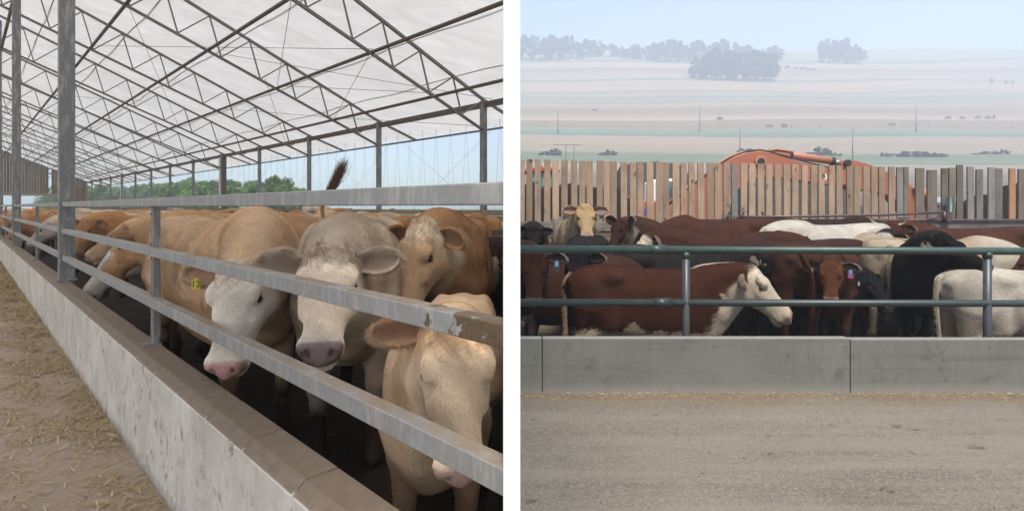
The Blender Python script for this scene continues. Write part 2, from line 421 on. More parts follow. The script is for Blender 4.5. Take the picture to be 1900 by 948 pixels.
def cattle_shape(head=(.98, 0, 1.38), yaw=0, pitch=.75, roll=0, res=.02, tail=None, fat=1.0, step=0, hs=1.0, ears=(.15, -.1), legs=True, hump=0, belly=0, eartilt=0, earlen=(1, 1), seed=0):
    """returns dict with verts, quads and per-vertex information in the animal's own frame (x forward, z up)"""
    head = np.array(head, float)
    R = frame(yaw, pitch, roll)
    SL = .90
    hp = [(s * hs * SL, w * hs, t * hs, b * hs) for s, w, t, b in HEADP]
    H = lambda s, y, z: head + R @ (np.array([s * SL, y, z]) * hs)
    mz = H(.56, 0, -.1)
    lo = np.minimum([-1.12, -.48, -.03], np.minimum(head, mz) - .27); hi = np.maximum([.95, .48, 1.48], np.maximum(head, mz) + .27)
    F = Field(lo, hi, res)
    f = fat; bl = belly
    F.loft((0, 0, 0), np.eye(3), [(-.93, .06, 1.17, .98), (-.86, .185, 1.27, .84), (-.70, .262 * f, 1.325, .70 - bl * .5), (-.48, .275 * f, 1.325, .61 - bl), (-.25, .305 * f, 1.30, .535 - bl), (0, .335 * f, 1.29, .50 - bl),
                                  (.22, .325 * f, 1.29, .495 - bl), (.42, .265 * f, 1.325 + hump, .51 - bl), (.58, .21, 1.29 + hump, .56 - bl * .8), (.70, .15, 1.20, .64), (.78, .07, 1.08, .76)], k=.02, e=2.35)
    for s in (-1, 1):
        F.ell((-.66, s * .155, 1.02), (.245, .135 * f, .29), .06)        # rump and thigh
        F.ell((-.50, s * .215 * f, 1.215), (.10, .06, .06), .08)         # hook bone
        F.ell((-.84, s * .10, 1.16), (.09, .06, .07), .06)               # pin bone
        F.ell((.43, s * .165, 1.02), (.15, .10, .27), .06)               # shoulder
        F.ell((.54, s * .13, .83), (.13, .10, .12), .06)
        if legs:
            st = step * s
            F.cone((-.60, s * .17, .88), (-.53 + st * .3, s * .18, .70), .16, .125, .07)
            F.cone((-.53 + st * .3, s * .18, .70), (-.80 + st * .6, s * .155, .47), .105, .048, .04)
            F.cone((-.72, s * .165, .86), (-.775 + st * .5, s * .155, .55), .15, .062, .05)
            F.cone((-.82 + st * .6, s * .155, .50), (-.76 + st, s * .155, .16), .045, .034, .03)
            F.cone((-.76 + st, s * .155, .16), (-.71 + st, s * .155, .07), .044, .040, .02)
            F.cone((-.71 + st, s * .155, .055), (-.67 + st, s * .155, .03), .052, .05, .012)
            sf = -st
            F.cone((.46, s * .165, .86), (.41 + sf * .3, s * .165, .68), .12, .088, .05)
            F.cone((.41 + sf * .3, s * .165, .68), (.45 + sf * .8, s * .155, .41), .08, .052, .04)
            F.cone((.45 + sf * .8, s * .155, .42), (.44 + sf, s * .15, .15), .046, .034, .03)
            F.cone((.44 + sf, s * .15, .15), (.48 + sf, s * .15, .07), .043, .040, .02)
            F.cone((.48 + sf, s * .15, .055), (.52 + sf, s * .15, .03), .052, .05, .012)
    if legs: F.ell((-.42, 0, .66), (.12, .05, .05), .06)
    # neck: crest line and throat line, bent towards the head
    hb = H(.03, 0, -.055); ht = H(.06, 0, -.15)
    sh = np.array([.46, 0, 1.17 + hump]); br = np.array([.60, 0, .86])
    nd = R[:, 0] * np.array([1, 1, 0]) 
    c1 = (sh * .5 + hb * .5) + np.array([.02, 0, .03 + hump * .5]); c2 = (br * .5 + ht * .5) + np.array([.0, 0, -.01])
    def chain(P, rr, k):
        S = spline(P, 7); r = np.interp(np.linspace(0, 1, 7), np.linspace(0, 1, len(rr)), rr)
        for i in range(6): F.cone(S[i], S[i + 1], r[i], r[i + 1], k)
    chain([sh, c1, hb], [.185, .15, .105 * hs], .05)
    chain([br, c2, ht], [.185, .145, .095 * hs], .06)
    chain([sh * .5 + br * .5, (c1 + c2) / 2, hb * .5 + ht * .5], [.22, .175, .115 * hs], .05)
    chain([br + [.05, 0, -.18], br + [.12, 0, .0], c2 + [.05, 0, -.09], ht], [.06, .055, .035, .03], .06)   # brisket and dewlap
    # head
    F.loft(head, R, hp, k=.03, e=2.6)
    for s in (-1, 1):
        F.ell(H(.155, s * .096, .006), np.array([.055, .030, .028]) * hs, .025, R)       # brow
        F.ell(H(.235, s * .088, -.070), np.array([.085, .022, .035]) * hs, .03, R)      # cheek ridge
        F.ell(H(.11, s * .092, -.165), np.array([.085, .035, .07]) * hs, .03, R)          # jaw muscle
        F.ell(H(.182, s * .134, -.026), np.array([.028, .022, .019]) * hs, .012, R, sub=True)   # eye socket
        F.ell(H(.505, s * .060, -.048), np.array([.036, .028, .034]) * hs, .02, R)       # nostril wing
        F.ell(H(.548, s * .050, -.052), np.array([.034, .015, .017]) * hs, .008, R, sub=True)
    F.ell(H(.0, 0, .012), np.array([.05, .075, .032]) * hs, .03, R)                         # poll
    F.ell(H(.485, 0, -.158), np.array([.055, .055, .03]) * hs, .015, R)                    # chin
    F.ell(H(.53, 0, -.135), np.array([.055, .085, .0055]) * hs, .006, R, sub=True)            # mouth
    pts, quads = F.mesh()
    q = pts - head
    d = {}
    parts = [(pts, quads)]; kinds = [np.zeros(len(pts))]; inner = [np.zeros(len(pts))]
    for s in (-1, 1):
        base = H(.015, s * .095, -.045)
        up, back = ears
        # out to the side, a little back; eartilt turns the opening down
        dirv = R @ np.array([-back, s * 1.0, up + s * eartilt])
        opening_up = R @ np.array([-.75, 0, .65])
        el = earlen[0] if s < 0 else earlen[1]
        v, qd, inn = ear_mesh(base, dirv, opening_up, .215 * hs * el, .062 * hs)
        # the concave side should look forward/down
        wv = np.cross(dirv / np.linalg.norm(dirv), opening_up)
        if wv @ (R @ np.array([.75, 0, -.3])) < 0:
            v, qd, inn = ear_mesh(base, dirv, -opening_up, .215 * hs * el, .062 * hs)
        parts.append((v, qd)); kinds.append(np.full(len(v), 1.)); inner.append(inn)
    if tail is None: tail = [(-.88, 0, 1.24), (-.945, 0, 1.15), (-.945, .01, .85), (-.93, .02, .55)]
    tp = spline(tail, 22)
    v, qd = tube_mesh(tp, np.interp(np.linspace(0, 1, 22), [0, .1, 1], [.035, .022, .011]), 8)
    parts.append((v, qd)); kinds.append(np.full(len(v), 2.)); inner.append(np.zeros(len(v)))
    off = 0; VV = []; QQ = []
    for v, qd in parts:
        VV.append(v); QQ.append(qd + off); off += len(v)
    V = np.concatenate(VV); Q = np.concatenate(QQ)
    V[:, 2] = np.maximum(V[:, 2], 0.0)
    d.update(v=V, q=Q, kind=np.concatenate(kinds), inner=np.concatenate(inner), hc=((V - head) @ R) / hs / np.array([SL, 1, 1]), R=R, head=head, hs=hs, H=H, tail=tp)
    # closeness to the head: 1 on the head, falling along the neck
    h = d['hc']; along = np.array([.25, 0, -.08])
    dist = np.sqrt((np.maximum(np.abs(h[:, 0] - .25) - .25, 0)) ** 2 + h[:, 1] ** 2 + (h[:, 2] + .08) ** 2)
    hw = np.clip((h[:, 0] + .02) / .05, 0, 1) * np.clip((.27 - dist) / .06, 0, 1)
    hw[d['kind'] == 1] = 1; hw[d['kind'] == 2] = 0
    d['hw'] = hw
    return d

def vnoise(p, s, seed=0):
    """cheap smooth value noise from sines"""
    r = np.random.RandomState(seed); o = np.zeros(len(p))
    for i in range(7):
        k = r.normal(size=3) * s * (1 + i * .5); o += np.sin(p @ k + r.rand() * 6.28) / (1 + i * .4)
    return o / 3

def coat_colours(d, c):
    """c: body, belly, face, muzzle, dirt, seed, pattern"""
    V = d['v']; n = len(V); h = d['hc']; hw = d['hw']; ki = d['kind']
    A = lambda x: np.array(x, float)
    col = np.tile(A(c['body']), (n, 1))
    def mix(w, tgt):
        nonlocal col
        w = np.clip(w, 0, 1)[:, None]; col = col * (1 - w) + A(tgt) * w
    s = c.get('seed', 1)
    nz = vnoise(V, 5, s); n2 = vnoise(V, 22, s + 1)
    col *= (1 + .14 * nz + .06 * n2 + .08 * vnoise(V * [.5, 1, 2], 3, s + 9))[:, None]
    mix(np.clip((vnoise(V * [1, 1, .5], 6.5, s + 20) - .30) * 2.2, 0, 1) * c.get('smudge', .35) * (hw < .5), tuple(np.array(c['body']) * .45 + .01))
    if 'lower_tone' in c:                                     # second colour, darker towards the belly and legs
        mix((.95 - V[:, 2]) * 2.2 * .6 + .12 * nz, c['lower_tone'])
    if 'patch' in c:
        mix((vnoise(V * [1, .4, 1], 3.1, s + 7) - c.get('patch_at', .35)) * 14, c['patch'])
    if 'front' in c:
        mix((V[:, 0] - .35 + .1 * nz) * 4, c['front'])
    if c.get('pattern') == 'hereford':
        W = c['white']; e = .05 * n2 + .04 * vnoise(V, 40, s + 3)
        mix((V[:, 0] - .50 + e + (1.02 - V[:, 2]) * .45 - .06) * 18 * (V[:, 2] < 1.03 + e), W)     # brisket and underside of the neck
        mix((.635 - V[:, 2] + e * .8) * 30 * ((V[:, 0] < .55)), W)                              # belly
        mix((1 - np.abs(V[:, 0] + .40) / .17 - (V[:, 2] - .60) / .16 + e * 3) * 6, W)
        mix((.30 - V[:, 2] + e) * 15, W)
        mix((V[:, 0] - .28) * 10 * (np.abs(V[:, 1]) < .05 + e * .3) * (V[:, 2] > 1.2) * (V[:, 0] < .9), W)
    if 'rump_line' in c: mix((np.abs(V[:, 1]) < .03) * (V[:, 2] > 1.25) * .5, c['rump_line'])
    face = c.get('face', c['body'])
    mix(hw * c.get('facew', 1) * np.clip((h[:, 0] + .03) / .05 + .3 * n2, 0, 1), face)
    if 'cheek' in c: mix(hw * ((-h[:, 2] - .10) * 12 + n2 * .5) * (h[:, 0] < .3), c['cheek'])
    if 'topknot' in c: mix(hw * np.clip((.15 - h[:, 0] + .02 * nz) * 9, 0, 1) * (ki == 0), c['topknot'])
    mz = c.get('muzzle', (.35, .22, .2))
    noseband = np.clip((h[:, 0] - .455) * 30, 0, 1) * hw
    mix(noseband * c.get('band', .55), c.get('bandcol', face))
    mix(np.clip((h[:, 0] - .495 - np.abs(h[:, 2] + .055) * .10) * 90, 0, 1) * np.clip((h[:, 2] + .138) * 80, 0, 1) * hw, mz)
    for sg in (-1, 1):
        dn = np.sqrt(((h[:, 0] - .543) / 1.4) ** 2 + ((h[:, 1] - sg * .049) / .9) ** 2 + (h[:, 2] + .052) ** 2)
        mix(np.clip((.0175 - dn) * 220, 0, 1), (.02, .012, .01))
        de = np.sqrt(((h[:, 0] - .182) / 1.5) ** 2 + ((h[:, 1] - sg * .118) * .7) ** 2 + ((h[:, 2] + .026) / .85) ** 2)
        mix(np.clip((.026 - de) * 110, 0, 1) * .8, c.get('lid', (.30, .15, .12)))
        mix(np.clip((.0145 - de) * 250, 0, 1), (.03, .02, .018))
    mix(((np.abs(h[:, 2] + .135) < .005) * (h[:, 0] > .45) * (hw > .5)) * .8, (.05, .03, .025))
    d['wet'] = np.clip((h[:, 0] - .497) * 60, 0, 1) * np.clip((h[:, 2] + .135) * 60, 0, 1) * (hw > .5) * (ki == 0)
    # ears
    e = ki == 1
    ec = c.get('ear', face)
    col[e] = A(ec) * (1 - .0 * d['inner'][e])[:, None]
    w = np.clip(d['inner'] * 1.3 - .25, 0, 1) * e; mix(w * .75, c.get('earin', (.30, .15, .10)))
    # tail
    mix((ki == 2) * 1.0, c.get('tail', c['body']))
    # mud on legs and belly
    dirt = c.get('dirt', (.035, .025, .018))
    mix((c.get('mudh', .48) - V[:, 2] + .10 * nz + .05 * n2) * 6 * c.get('mud', 1.) * (ki == 0) * (hw < .3), dirt)
    mix(((V[:, 0] < -.55) * (V[:, 2] < 1.0) * np.clip(nz * 2 + .3, 0, 1)) * c.get('rear', .25), dirt)
    mix((.062 - V[:, 2]) * 80 * (ki == 0), (.03, .025, .02))
    return np.clip(col, 0, 1)

def mesh_from(name, v, q, mats, smooth=True):
    me = bpy.data.meshes.new(name)
    v = np.asarray(v, np.float32); q = np.asarray(q, np.int32)
    me.vertices.add(len(v)); me.vertices.foreach_set('co', v.ravel())
    k = q.shape[1]
    me.loops.add(q.size); me.loops.foreach_set('vertex_index', q.ravel())
    me.polygons.add(len(q)); me.polygons.foreach_set('loop_start', np.arange(0, q.size, k, dtype=np.int32))
    me.polygons.foreach_set('use_smooth', np.full(len(q), smooth))
    for m in (mats if isinstance(mats, (list, tuple)) else [mats]): me.materials.append(m)
    me.update(calc_edges=True); me.validate()
    return me

def strands(name, roots, dirs, length, radius, colour, mat, parent, segs=4, curl=0., droop=.0, seed=0, curl_n=1.0):
    """roots, dirs (n,3); length, radius (n,); colour (n,3) -> a hair object"""
    n = len(roots); rng = np.random.RandomState(seed)
    hc = bpy.data.hair_curves.new(name)
    hc.add_curves([segs] * n)
    t = np.linspace(0, 1, segs)[None, :, None]
    dirs = dirs / (np.linalg.norm(dirs, axis=1)[:, None] + 1e-9)
    L = length[:, None, None]
    P = roots[:, None, :] + dirs[:, None, :] * L * t
    a = np.cross(dirs, [0.1, .2, 1.0]); a /= np.linalg.norm(a, axis=1)[:, None] + 1e-9; b = np.cross(dirs, a)
    if np.any(curl > 0) if isinstance(curl, np.ndarray) else curl > 0:
        cu = (curl if isinstance(curl, np.ndarray) else np.full(n, curl))[:, None, None]
        # neighbouring strands share a phase so they gather into locks
        ph = (np.sin(roots @ np.array([71., 47., 53.])) * 3 + np.cos(roots @ np.array([-43., 69., 59.])) * 3)[:, None, None] + rng.rand(n)[:, None, None] * 1.6
        P = P + (a[:, None, :] * np.sin(ph + t * 7 * curl_n) + b[:, None, :] * np.cos(ph * 1.3 + t * 7 * curl_n)) * cu * t ** .7
    P[:, :, 2] -= (droop * L * t ** 2)[:, :, 0]
    hc.attributes['position'].data.foreach_set('vector', P.astype(np.float32).ravel())
    rad = hc.attributes.get('radius') or hc.attributes.new('radius', 'FLOAT', 'POINT')
    rr = radius[:, None] * np.linspace(1, .25, segs)[None, :]
    rad.data.foreach_set('value', rr.astype(np.float32).ravel())
    ca = hc.attributes.new('coat', 'FLOAT_COLOR', 'CURVE')
    cc = np.concatenate([colour, np.ones((n, 1))], 1).astype(np.float32)
    ca.data.foreach_set('color', cc.ravel())
    hc.materials.append(mat)
    o = bpy.data.objects.new(name, hc); COL.objects.link(o); o.parent = parent
    return o

def sample(V, Q, n, rng, weight=None):
    A = V[Q[:, 0]]; B = V[Q[:, 1]]; C = V[Q[:, 2]]; D = V[Q[:, 3]]
    N = np.cross(C - A, D - B); ar = np.linalg.norm(N, axis=1)
    w = ar.copy()
    if weight is not None: w *= weight[Q].mean(1)
    w /= w.sum()
    idx = rng.choice(len(Q), n, p=w)
    u = rng.rand(n, 1); v = rng.rand(n, 1)
    P = (A[idx] * (1 - u) + B[idx] * u) * (1 - v) + (D[idx] * (1 - u) + C[idx] * u) * v
    return P, N[idx] / (ar[idx][:, None] + 1e-12), Q[idx, 0]

def add_fur(root, d, col, n, scale=1.0, seed=0, curly=1.0, body_len=.018, hair_w=1.0):
    """short coat all over, longer on the crest and a curly poll"""
    rng = np.random.RandomState(seed)
    V, Q = d['v'], d['q']; h = d['hc']; hw = d['hw']; ki = d['kind']
    wt = np.ones(len(V))
    wt *= 1 + 3.0 * hw
    topv = hw * np.clip((.175 - h[:, 0]) * 12, 0, 1) * np.clip((h[:, 2] + .05) * 20, 0, 1) * (ki == 0)
    wt *= 1 + 5 * topv * (curly > 0)
    wt *= np.where(V[:, 0] < -.3, .6, 1)
    wt[(h[:, 0] > .49) & (hw > .5)] *= .05                       # bare muzzle
    wt *= np.where(V[:, 2] < .45, .3, 1)
    wt[ki == 1] *= 2.0
    wt[d['wet'] > .3] = 0
    de = np.minimum(*[np.sqrt((h[:, 0] - .182) ** 2 + (h[:, 1] - s * .118) ** 2 + (h[:, 2] + .026) ** 2) for s in (-1, 1)])
    wt[(de < .032) & (ki == 0)] = 0
    P, N, iv = sample(V, Q, n, rng, wt)
    R = d['R']
    flow = np.tile([-1., 0, -.45], (n, 1))
    face = R @ np.array([-1., 0, 0])
    hwv = hw[iv][:, None]
    flow = flow * (1 - hwv) + face * hwv
    flow += .35 * np.stack([vnoise(P, 14, 3 + seed), vnoise(P, 14, 4 + seed), vnoise(P, 14, 5 + seed)], 1)
    flow -= N * (flow * N).sum(1)[:, None]
    flow /= np.linalg.norm(flow, axis=1)[:, None] + 1e-9
    hv = h[iv]
    top = hw[iv] * np.clip((.175 - hv[:, 0]) * 11, 0, 1) * np.clip((hv[:, 2] + .05) * 20, 0, 1) * (ki[iv] == 0)
    crest = (P[:, 2] > 1.2) * (P[:, 0] > .3) * (hw[iv] < .5)
    # inner ear and ear rim fringe
    ear = (ki[iv] == 1)
    L = np.full(n, body_len) * 1.3
    L *= 1 - .45 * hw[iv]
    L = L + top * .055 * curly + crest * .014 + ear * (.006 + .016 * d['inner'][iv])
    L *= rng.uniform(.6, 1.25, n) * scale
    lift = .22 + .42 * top + .3 * ear + .1 * crest
    D = flow + N * lift[:, None] + rng.normal(size=(n, 3)) * .10
    D = np.where(ear[:, None] & (d['inner'][iv] > .05)[:, None], N * .5 + (R @ np.array([.1, 0, -.6])) + rng.normal(size=(n, 3)) * .25 + (P - d['head']) * 2, D)
    cc = col[iv] * rng.uniform(.92, 1.12, (n, 1)) * (1 + (.10 + .38 * top) * vnoise(P, 60, 9 + seed))[:, None]
    earin = ear & (d['inner'][iv] > .05)
    ec = col[iv] * .55 + np.array(d.get('earhair', (.5, .42, .33))) * .45
    cc[earin] = ec[earin] * rng.uniform(.8, 1.15, (earin.sum(), 1))
    rad = np.full(n, .00060) * scale * (1 + .9 * top) * hair_w
    cu = top * .015 * curly + .0015
    return strands('coat_hair', P - N * .002, D, L, rad, np.clip(cc, 0, 1), M['hair'], root, segs=5, curl=cu, droop=.12, seed=seed)
# ---------------------------------------------------------------- barn frame of reference
DU = Vector((-.71407, .70008, 0)); DV = Vector((.70008, .71407, 0))    # along the feed rail / into the pen
def W(u, v, z): return DU * u + DV * v + Vector((0, 0, z))
RUV = math.atan2(DU.y, DU.x)
V = 10.5
UEND = 7.7 * V
RIDGE = -.15 * V
def roof_z(v):
    t = v / V
    if t > 1: return EYE + V * (.2928 - (t - 1) * .333)
    if t < RIDGE / V: t = 2 * RIDGE / V - t
    return EYE + V * (.2928 + .437 * (1 - t))
def low_z(v):
    t = v / V
    if t < RIDGE / V: t = 2 * RIDGE / V - t
    return EYE + V * (.2094 + .405 * (1 - t))

# ground ------------------------------------------------------------
def ground_mat():
    k = NT('field_soil'); a = k.n('ShaderNodeAttribute'); a.attribute_name = 'tint'
    v = k.coord(geo=True)
    f = k.noise(v, .25, 8, .7); f2 = k.noise(k.coord(geo=True, scale=(.02, .35, .02)), 1, 5, .6)
    c = k.mix(f, (.5, .5, .5), (1.35, 1.35, 1.35)); c2 = k.mix(1.0, a.outputs['Color'], c, 'MULTIPLY')
    c2 = k.mix(k.math('MULTIPLY', k.ramp(f2, [(.5, 0), (.7, 1)]), .25), c2, (.30, .24, .17))
    k.bump(f, .4, .3)
    return k.fin(c2, .95, 0, .1)
EY = np.array([(4, -.45), (12, -.163), (25, -.072), (45, -.020), (80, .035), (136, .084), (187, .118), (255, .146), (340, .190), (442, .234), (527, .266), (612, .291)], float)
def elev(Y): return np.interp(Y, EY[:, 0], EY[:, 1])
def terrain_z(x, y):
    x = np.asarray(x, float); y = np.asarray(y, float)
    flat = -.42
    yy = np.maximum(y, 4); h = EYE + yy * elev(np.minimum(yy, 616))
    h = np.where(yy > 616, EYE + 616 * .291 - (yy - 616) * .02, h)
    h = np.where(yy < 13, flat, h)
    roll = 1.2 * np.sin(x * .013 + 1) * np.clip((y - 200) / 340, 0, 1) + .8 * np.sin(x * .031 + y * .01) * np.clip((y - 150) / 340, 0, 1)
    s = np.clip((x / np.maximum(y, 1) + .013) / .026, 0, 1); s = s * s * (3 - 2 * s)
    s = np.where(y < 20, 0 * s + np.clip(x, 0, 1), s)
    return flat + (h - flat + roll * (h > 4)) * s

def py_of(Y): return 384 - elev(Y) * 1000
def build_ground():
    straw, pale, green, brown = (.20, .142, .075), (.29, .222, .14), (.09, .11, .07), (.16, .125, .09)
    bands = [(93, (.20, .22, .13)), (112, (.20, .22, .14)), (116, green), (118, pale), (127, pale), (129, straw), (146, pale), (149, (.10, .17, .09)), (151, straw), (152, pale), (168, pale),
             (171, (.15, .18, .125)), (176, pale), (181, (.15, .17, .12)), (185, (.24, .20, .14)), (190, (.15, .18, .125)), (194, pale), (203, straw), (205, (.18, .18, .13)), (207, straw), (218, pale), (221, (.32, .27, .21)), (223, straw),
             (237, straw), (240, (.16, .19, .125)), (246, (.14, .165, .11)), (250, (.10, .14, .09)), (253, (.10, .14, .09)), (254, (.27, .21, .14)), (283, (.24, .195, .135)), (286, (.17, .19, .125)), (289, (.12, .15, .09)), (305, (.13, .16, .10)), (307, (.26, .215, .16)), (330, brown), (400, (.13, .10, .075))]
    bp = np.array([b[0] for b in bands], float); bc = np.array([b[1] for b in bands])
    pys = np.concatenate([np.linspace(92.5, 310, 230), np.linspace(312, 396, 20)])
    Yv = np.interp(-pys, -py_of(EY[:, 0])[::-1] if False else (EY[:, 1] * 1000 - 384), EY[:, 0])
    Ys = np.unique(np.concatenate([[-60, -25, -8, 0, 3, 6, 9, 12, 15, 20, 25], Yv, [616, 640, 700, 800, 1200]]))
    sl = np.unique(np.concatenate([-np.geomspace(.03, 6, 22), np.linspace(-.016, .016, 9), np.linspace(.02, 1.1, 90), np.geomspace(1.15, 6, 12)]))
    verts = []; cols = []
    for y in Ys:
        sp = max(abs(y), 60.) if y < 60 else y
        for s in sl:
            x = s * sp
            verts.append((x, y, float(terrain_z(x, y))))
            if x / max(y, 1) > 0 and y > 20:
                wob = 1.6 * math.sin(x * .012 + y * .012) + 1.1 * math.sin(x * .035 + 2) + 1.2 * mnoise.noise(Vector((x * .018, y * .035, 0))) * 2
                p = float(384 - elev(min(y, 616)) * 1000)
                p2 = p + wob * (.5 if p < 245 else .9) + (x / y - .5) * (4 if p < 235 else -3)
                c = [float(np.interp(p2, bp, bc[:, i])) for i in range(3)]
                c = [q * (1 + .10 * mnoise.noise(Vector((x * .012, y * .2, 3)))) for q in c]
            elif y > 25: c = (.09, .15, .05)
            else: c = (.12, .09, .065)
            cols.append((*c, 1))
    n = len(sl); Q = [(i * n + j, i * n + j + 1, (i + 1) * n + j + 1, (i + 1) * n + j) for i in range(len(Ys) - 1) for j in range(n - 1)]
    M['ground'] = ground_mat()
    me = mesh_from('ground', verts, Q, M['ground'])
    a = me.color_attributes.new('tint', 'FLOAT_COLOR', 'POINT'); a.data.foreach_set('color', np.array(cols, np.float32).ravel())
    bm = bmesh.new(); bm.from_mesh(me)
    for co, no in (((-690, 0, 0), (-1, 0, 0)), ((990, 0, 0), (1, 0, 0)), ((0, 790, 0), (0, 1, 0)), ((0, -60, 0), (0, -1, 0))):
        bmesh.ops.bisect_plane(bm, geom=bm.verts[:] + bm.edges[:] + bm.faces[:], plane_co=co, plane_no=no, clear_outer=True)
    bm.to_mesh(me); bm.free()
    tag(link('ground', me), kind='structure')
build_ground()

# aisle floor, pen floor ------------------------------------------------------
def dirt(name, a, b, c, sc=1, bump=.5, dist=.02, rough=.95):
    k = NT(name); v = k.coord(geo=True)
    n1 = k.noise(v, 1.4 * sc, 6, .65); n2 = k.noise(v, 22 * sc, 6, .75); n3 = k.noise(v, 90 * sc, 4, .7)
    col = k.mix(k.ramp(n1, [(.3, 0), (.7, 1)]), a, b)
    col = k.mix(k.ramp(n2, [(.5, 0), (.72, .7)]), col, c)
    col = k.mix(k.ramp(n3, [(.55, 0), (.7, .55)]), col, tuple(x * .4 for x in a))
    k.bump(k.math('ADD', n2, k.math('MULTIPLY', n3, .5)), bump, dist)
    return k.fin(col, rough, 0, .2)
M['aisle'] = dirt('aisle_dirt', (.34, .265, .195), (.45, .36, .275), (.56, .45, .33))
M['manure'] = dirt('pen_manure', (.018, .012, .008), (.035, .024, .016), (.06, .042, .028), .6, .9, .06, .75)

def sheet(name, poly_uv, z, mat, nx, ny, amp, fs, kind='structure', seed=0, conv=W, clip_x=None):
    (u0, u1), (v0, v1) = poly_uv
    us = np.linspace(u0, u1, nx); vs = np.linspace(v0, v1, ny)
    P = []; 
    for u in us:
        for v in vs:
            p = conv(u, v, z)
            h = amp * (mnoise.noise(p * fs) + .5 * mnoise.noise(p * fs * 2.7) + .25 * mnoise.noise(p * fs * 6))
            P.append((p.x, p.y, z + h))
    Q = [(i * ny + j, i * ny + j + 1, (i + 1) * ny + j + 1, (i + 1) * ny + j) for i in range(nx - 1) for j in range(ny - 1)]
    me = mesh_from(name, P, Q, mat)
    if clip_x is not None:
        bm = bmesh.new(); bm.from_mesh(me)
        bmesh.ops.bisect_plane(bm, geom=bm.verts[:] + bm.edges[:] + bm.faces[:], plane_co=(clip_x, 0, 0), plane_no=(1, 0, 0), clear_outer=True)
        bm.to_mesh(me); bm.free()
    return tag(link(name, me), kind=kind)
sheet('aisle_floor', ((-14, UEND), (-6, .83)), 0.0, M['aisle'], 240, 60, .008, 3, clip_x=.0)
sheet('pen_floor', ((.6, UEND), (1.0, V + .3)), .05, M['manure'], 420, 110, .035, 3.2, clip_x=-.02)
FLOORZ = .055

# end wall between barn and lot: a thin white wall seen edge on ---------------------------------
t = empty('partition_wall', (0, 1.38, 0))
tag(t, 'thin white partition wall seen edge on between the barn and the outdoor lot', 'wall')
MB().box((-.0006, -.02, (roof_z(.714 * 1.38) - .06) / 2), (.0415, .12, roof_z(.714 * 1.38) - .06), bev=.003).build('end_post', M['white_paint'], t)
ys = [1.422, 3.4, 5.4, 7.4, 9.4, 11.4, 13.4, V / .71407, 1.14 * V / .71407]
for a, b in zip(ys, ys[1:]):
    poly = [(a + .002, -.2), (b - .002, -.2), (b - .002, roof_z(b * .71407) - .08), (a + .002, roof_z(a * .71407) - .08)]
    MB().prism(poly, (-.009, -1.38, 0), (0, 1, 0), (0, 0, 1), (1, 0, 0), .02).build('wall_panel', M['white_paint'], t)

# feed wall of concrete panels ---------------------------------------------------------------
M['feedwall'] = concrete('feed_wall_concrete', (.72, .69, .64), (.47, .44, .40), topz=EYE - 1.04 * .95 - .043, streak=.35)
t = empty('feed_wall', W(1.2, .9, 0)); tag(t, 'low pale concrete feed wall splashed with muck along the barn aisle', 'wall')
TOPZ = EYE - 1.04 * .95
us = [1.14 if i == 0 else 3.41 - 2 + i * .5 for i in range(92)] + [UEND]
for i, (a, b) in enumerate(zip(us, us[1:])):
    prof = [(.824, -.1), (1.005, -.1), (1.005, TOPZ), (.872, TOPZ), (.824, TOPZ - .045)]
    dz = random.uniform(-.002, .002); dv = random.uniform(-.0015, .0015)
    MB().prism([(x + dv, y + dz) for x, y in prof], W(a + .004, 0, 0) - t.location, DV, (0, 0, 1), DU, b - a - .008, bev=.005).build('wall_panel', M['feedwall'], t)
# feed rail ---------------------------------------------------------------------------------
t = empty('feed_rail', W(4.57, .95, TOPZ)); tag(t, 'galvanised steel feed rail of three square bars on top of the concrete wall', 'railing')
def rb(name, u0, u1, v0, v1, z0, z1, mat, bev=.004):
    c = W((u0 + u1) / 2, (v0 + v1) / 2, (z0 + z1) / 2) - t.location
    me = MB().box(c, (u1 - u0, v1 - v0, z1 - z0), rz=RUV, bev=bev).mesh(name, mat)
    if u0 < 1:
        bm = bmesh.new(); bm.from_mesh(me); bmesh.ops.bisect_plane(bm, geom=bm.verts[:] + bm.edges[:] + bm.faces[:], plane_co=Vector((-.0212, 0, 0)) - Vector((t.location.x, 0, 0)), plane_no=(1, 0, 0), clear_outer=True); bm.to_mesh(me); bm.free()
    return link(name, me, t)
big = [9.34, 18.9, 28.5, 38.1, 47.7, 57.3, 66.9, 76.5]; small = [4.57, 13.4, 23.7, 33.3, 42.9]
segs = [(.7, 9.25)] + [(a + .07, b - .07) for a, b in zip(big, big[1:])]
for a, b in segs:
    rb('rail', a, b, .925, .985, EYE + .004, EYE + .062, M['galv'])
    rb('rail', a, b, .925, .985, EYE - .348, EYE - .286, M['galv_mud'])
    rb('rail', a, b, .925, .985, EYE - .708, EYE - .640, M['galv'])
for u in small:
    o = rb('post', u - .036, u + .036, .955, 1.003, TOPZ + .008, EYE + .002, M['galv_post'], .004)
    rb('base_plate', u - .06, u + .06, .90, 1.004, TOPZ - .002, TOPZ + .010, M['galv_post'], .002)
    for zz in (EYE - .05, EYE - .27, EYE - .37, EYE - .62):
        MB().tube([W(u, .949, zz) - t.location, W(u, .958, zz) - t.location], .007, 8).build('bolt', M['purlin'], t)

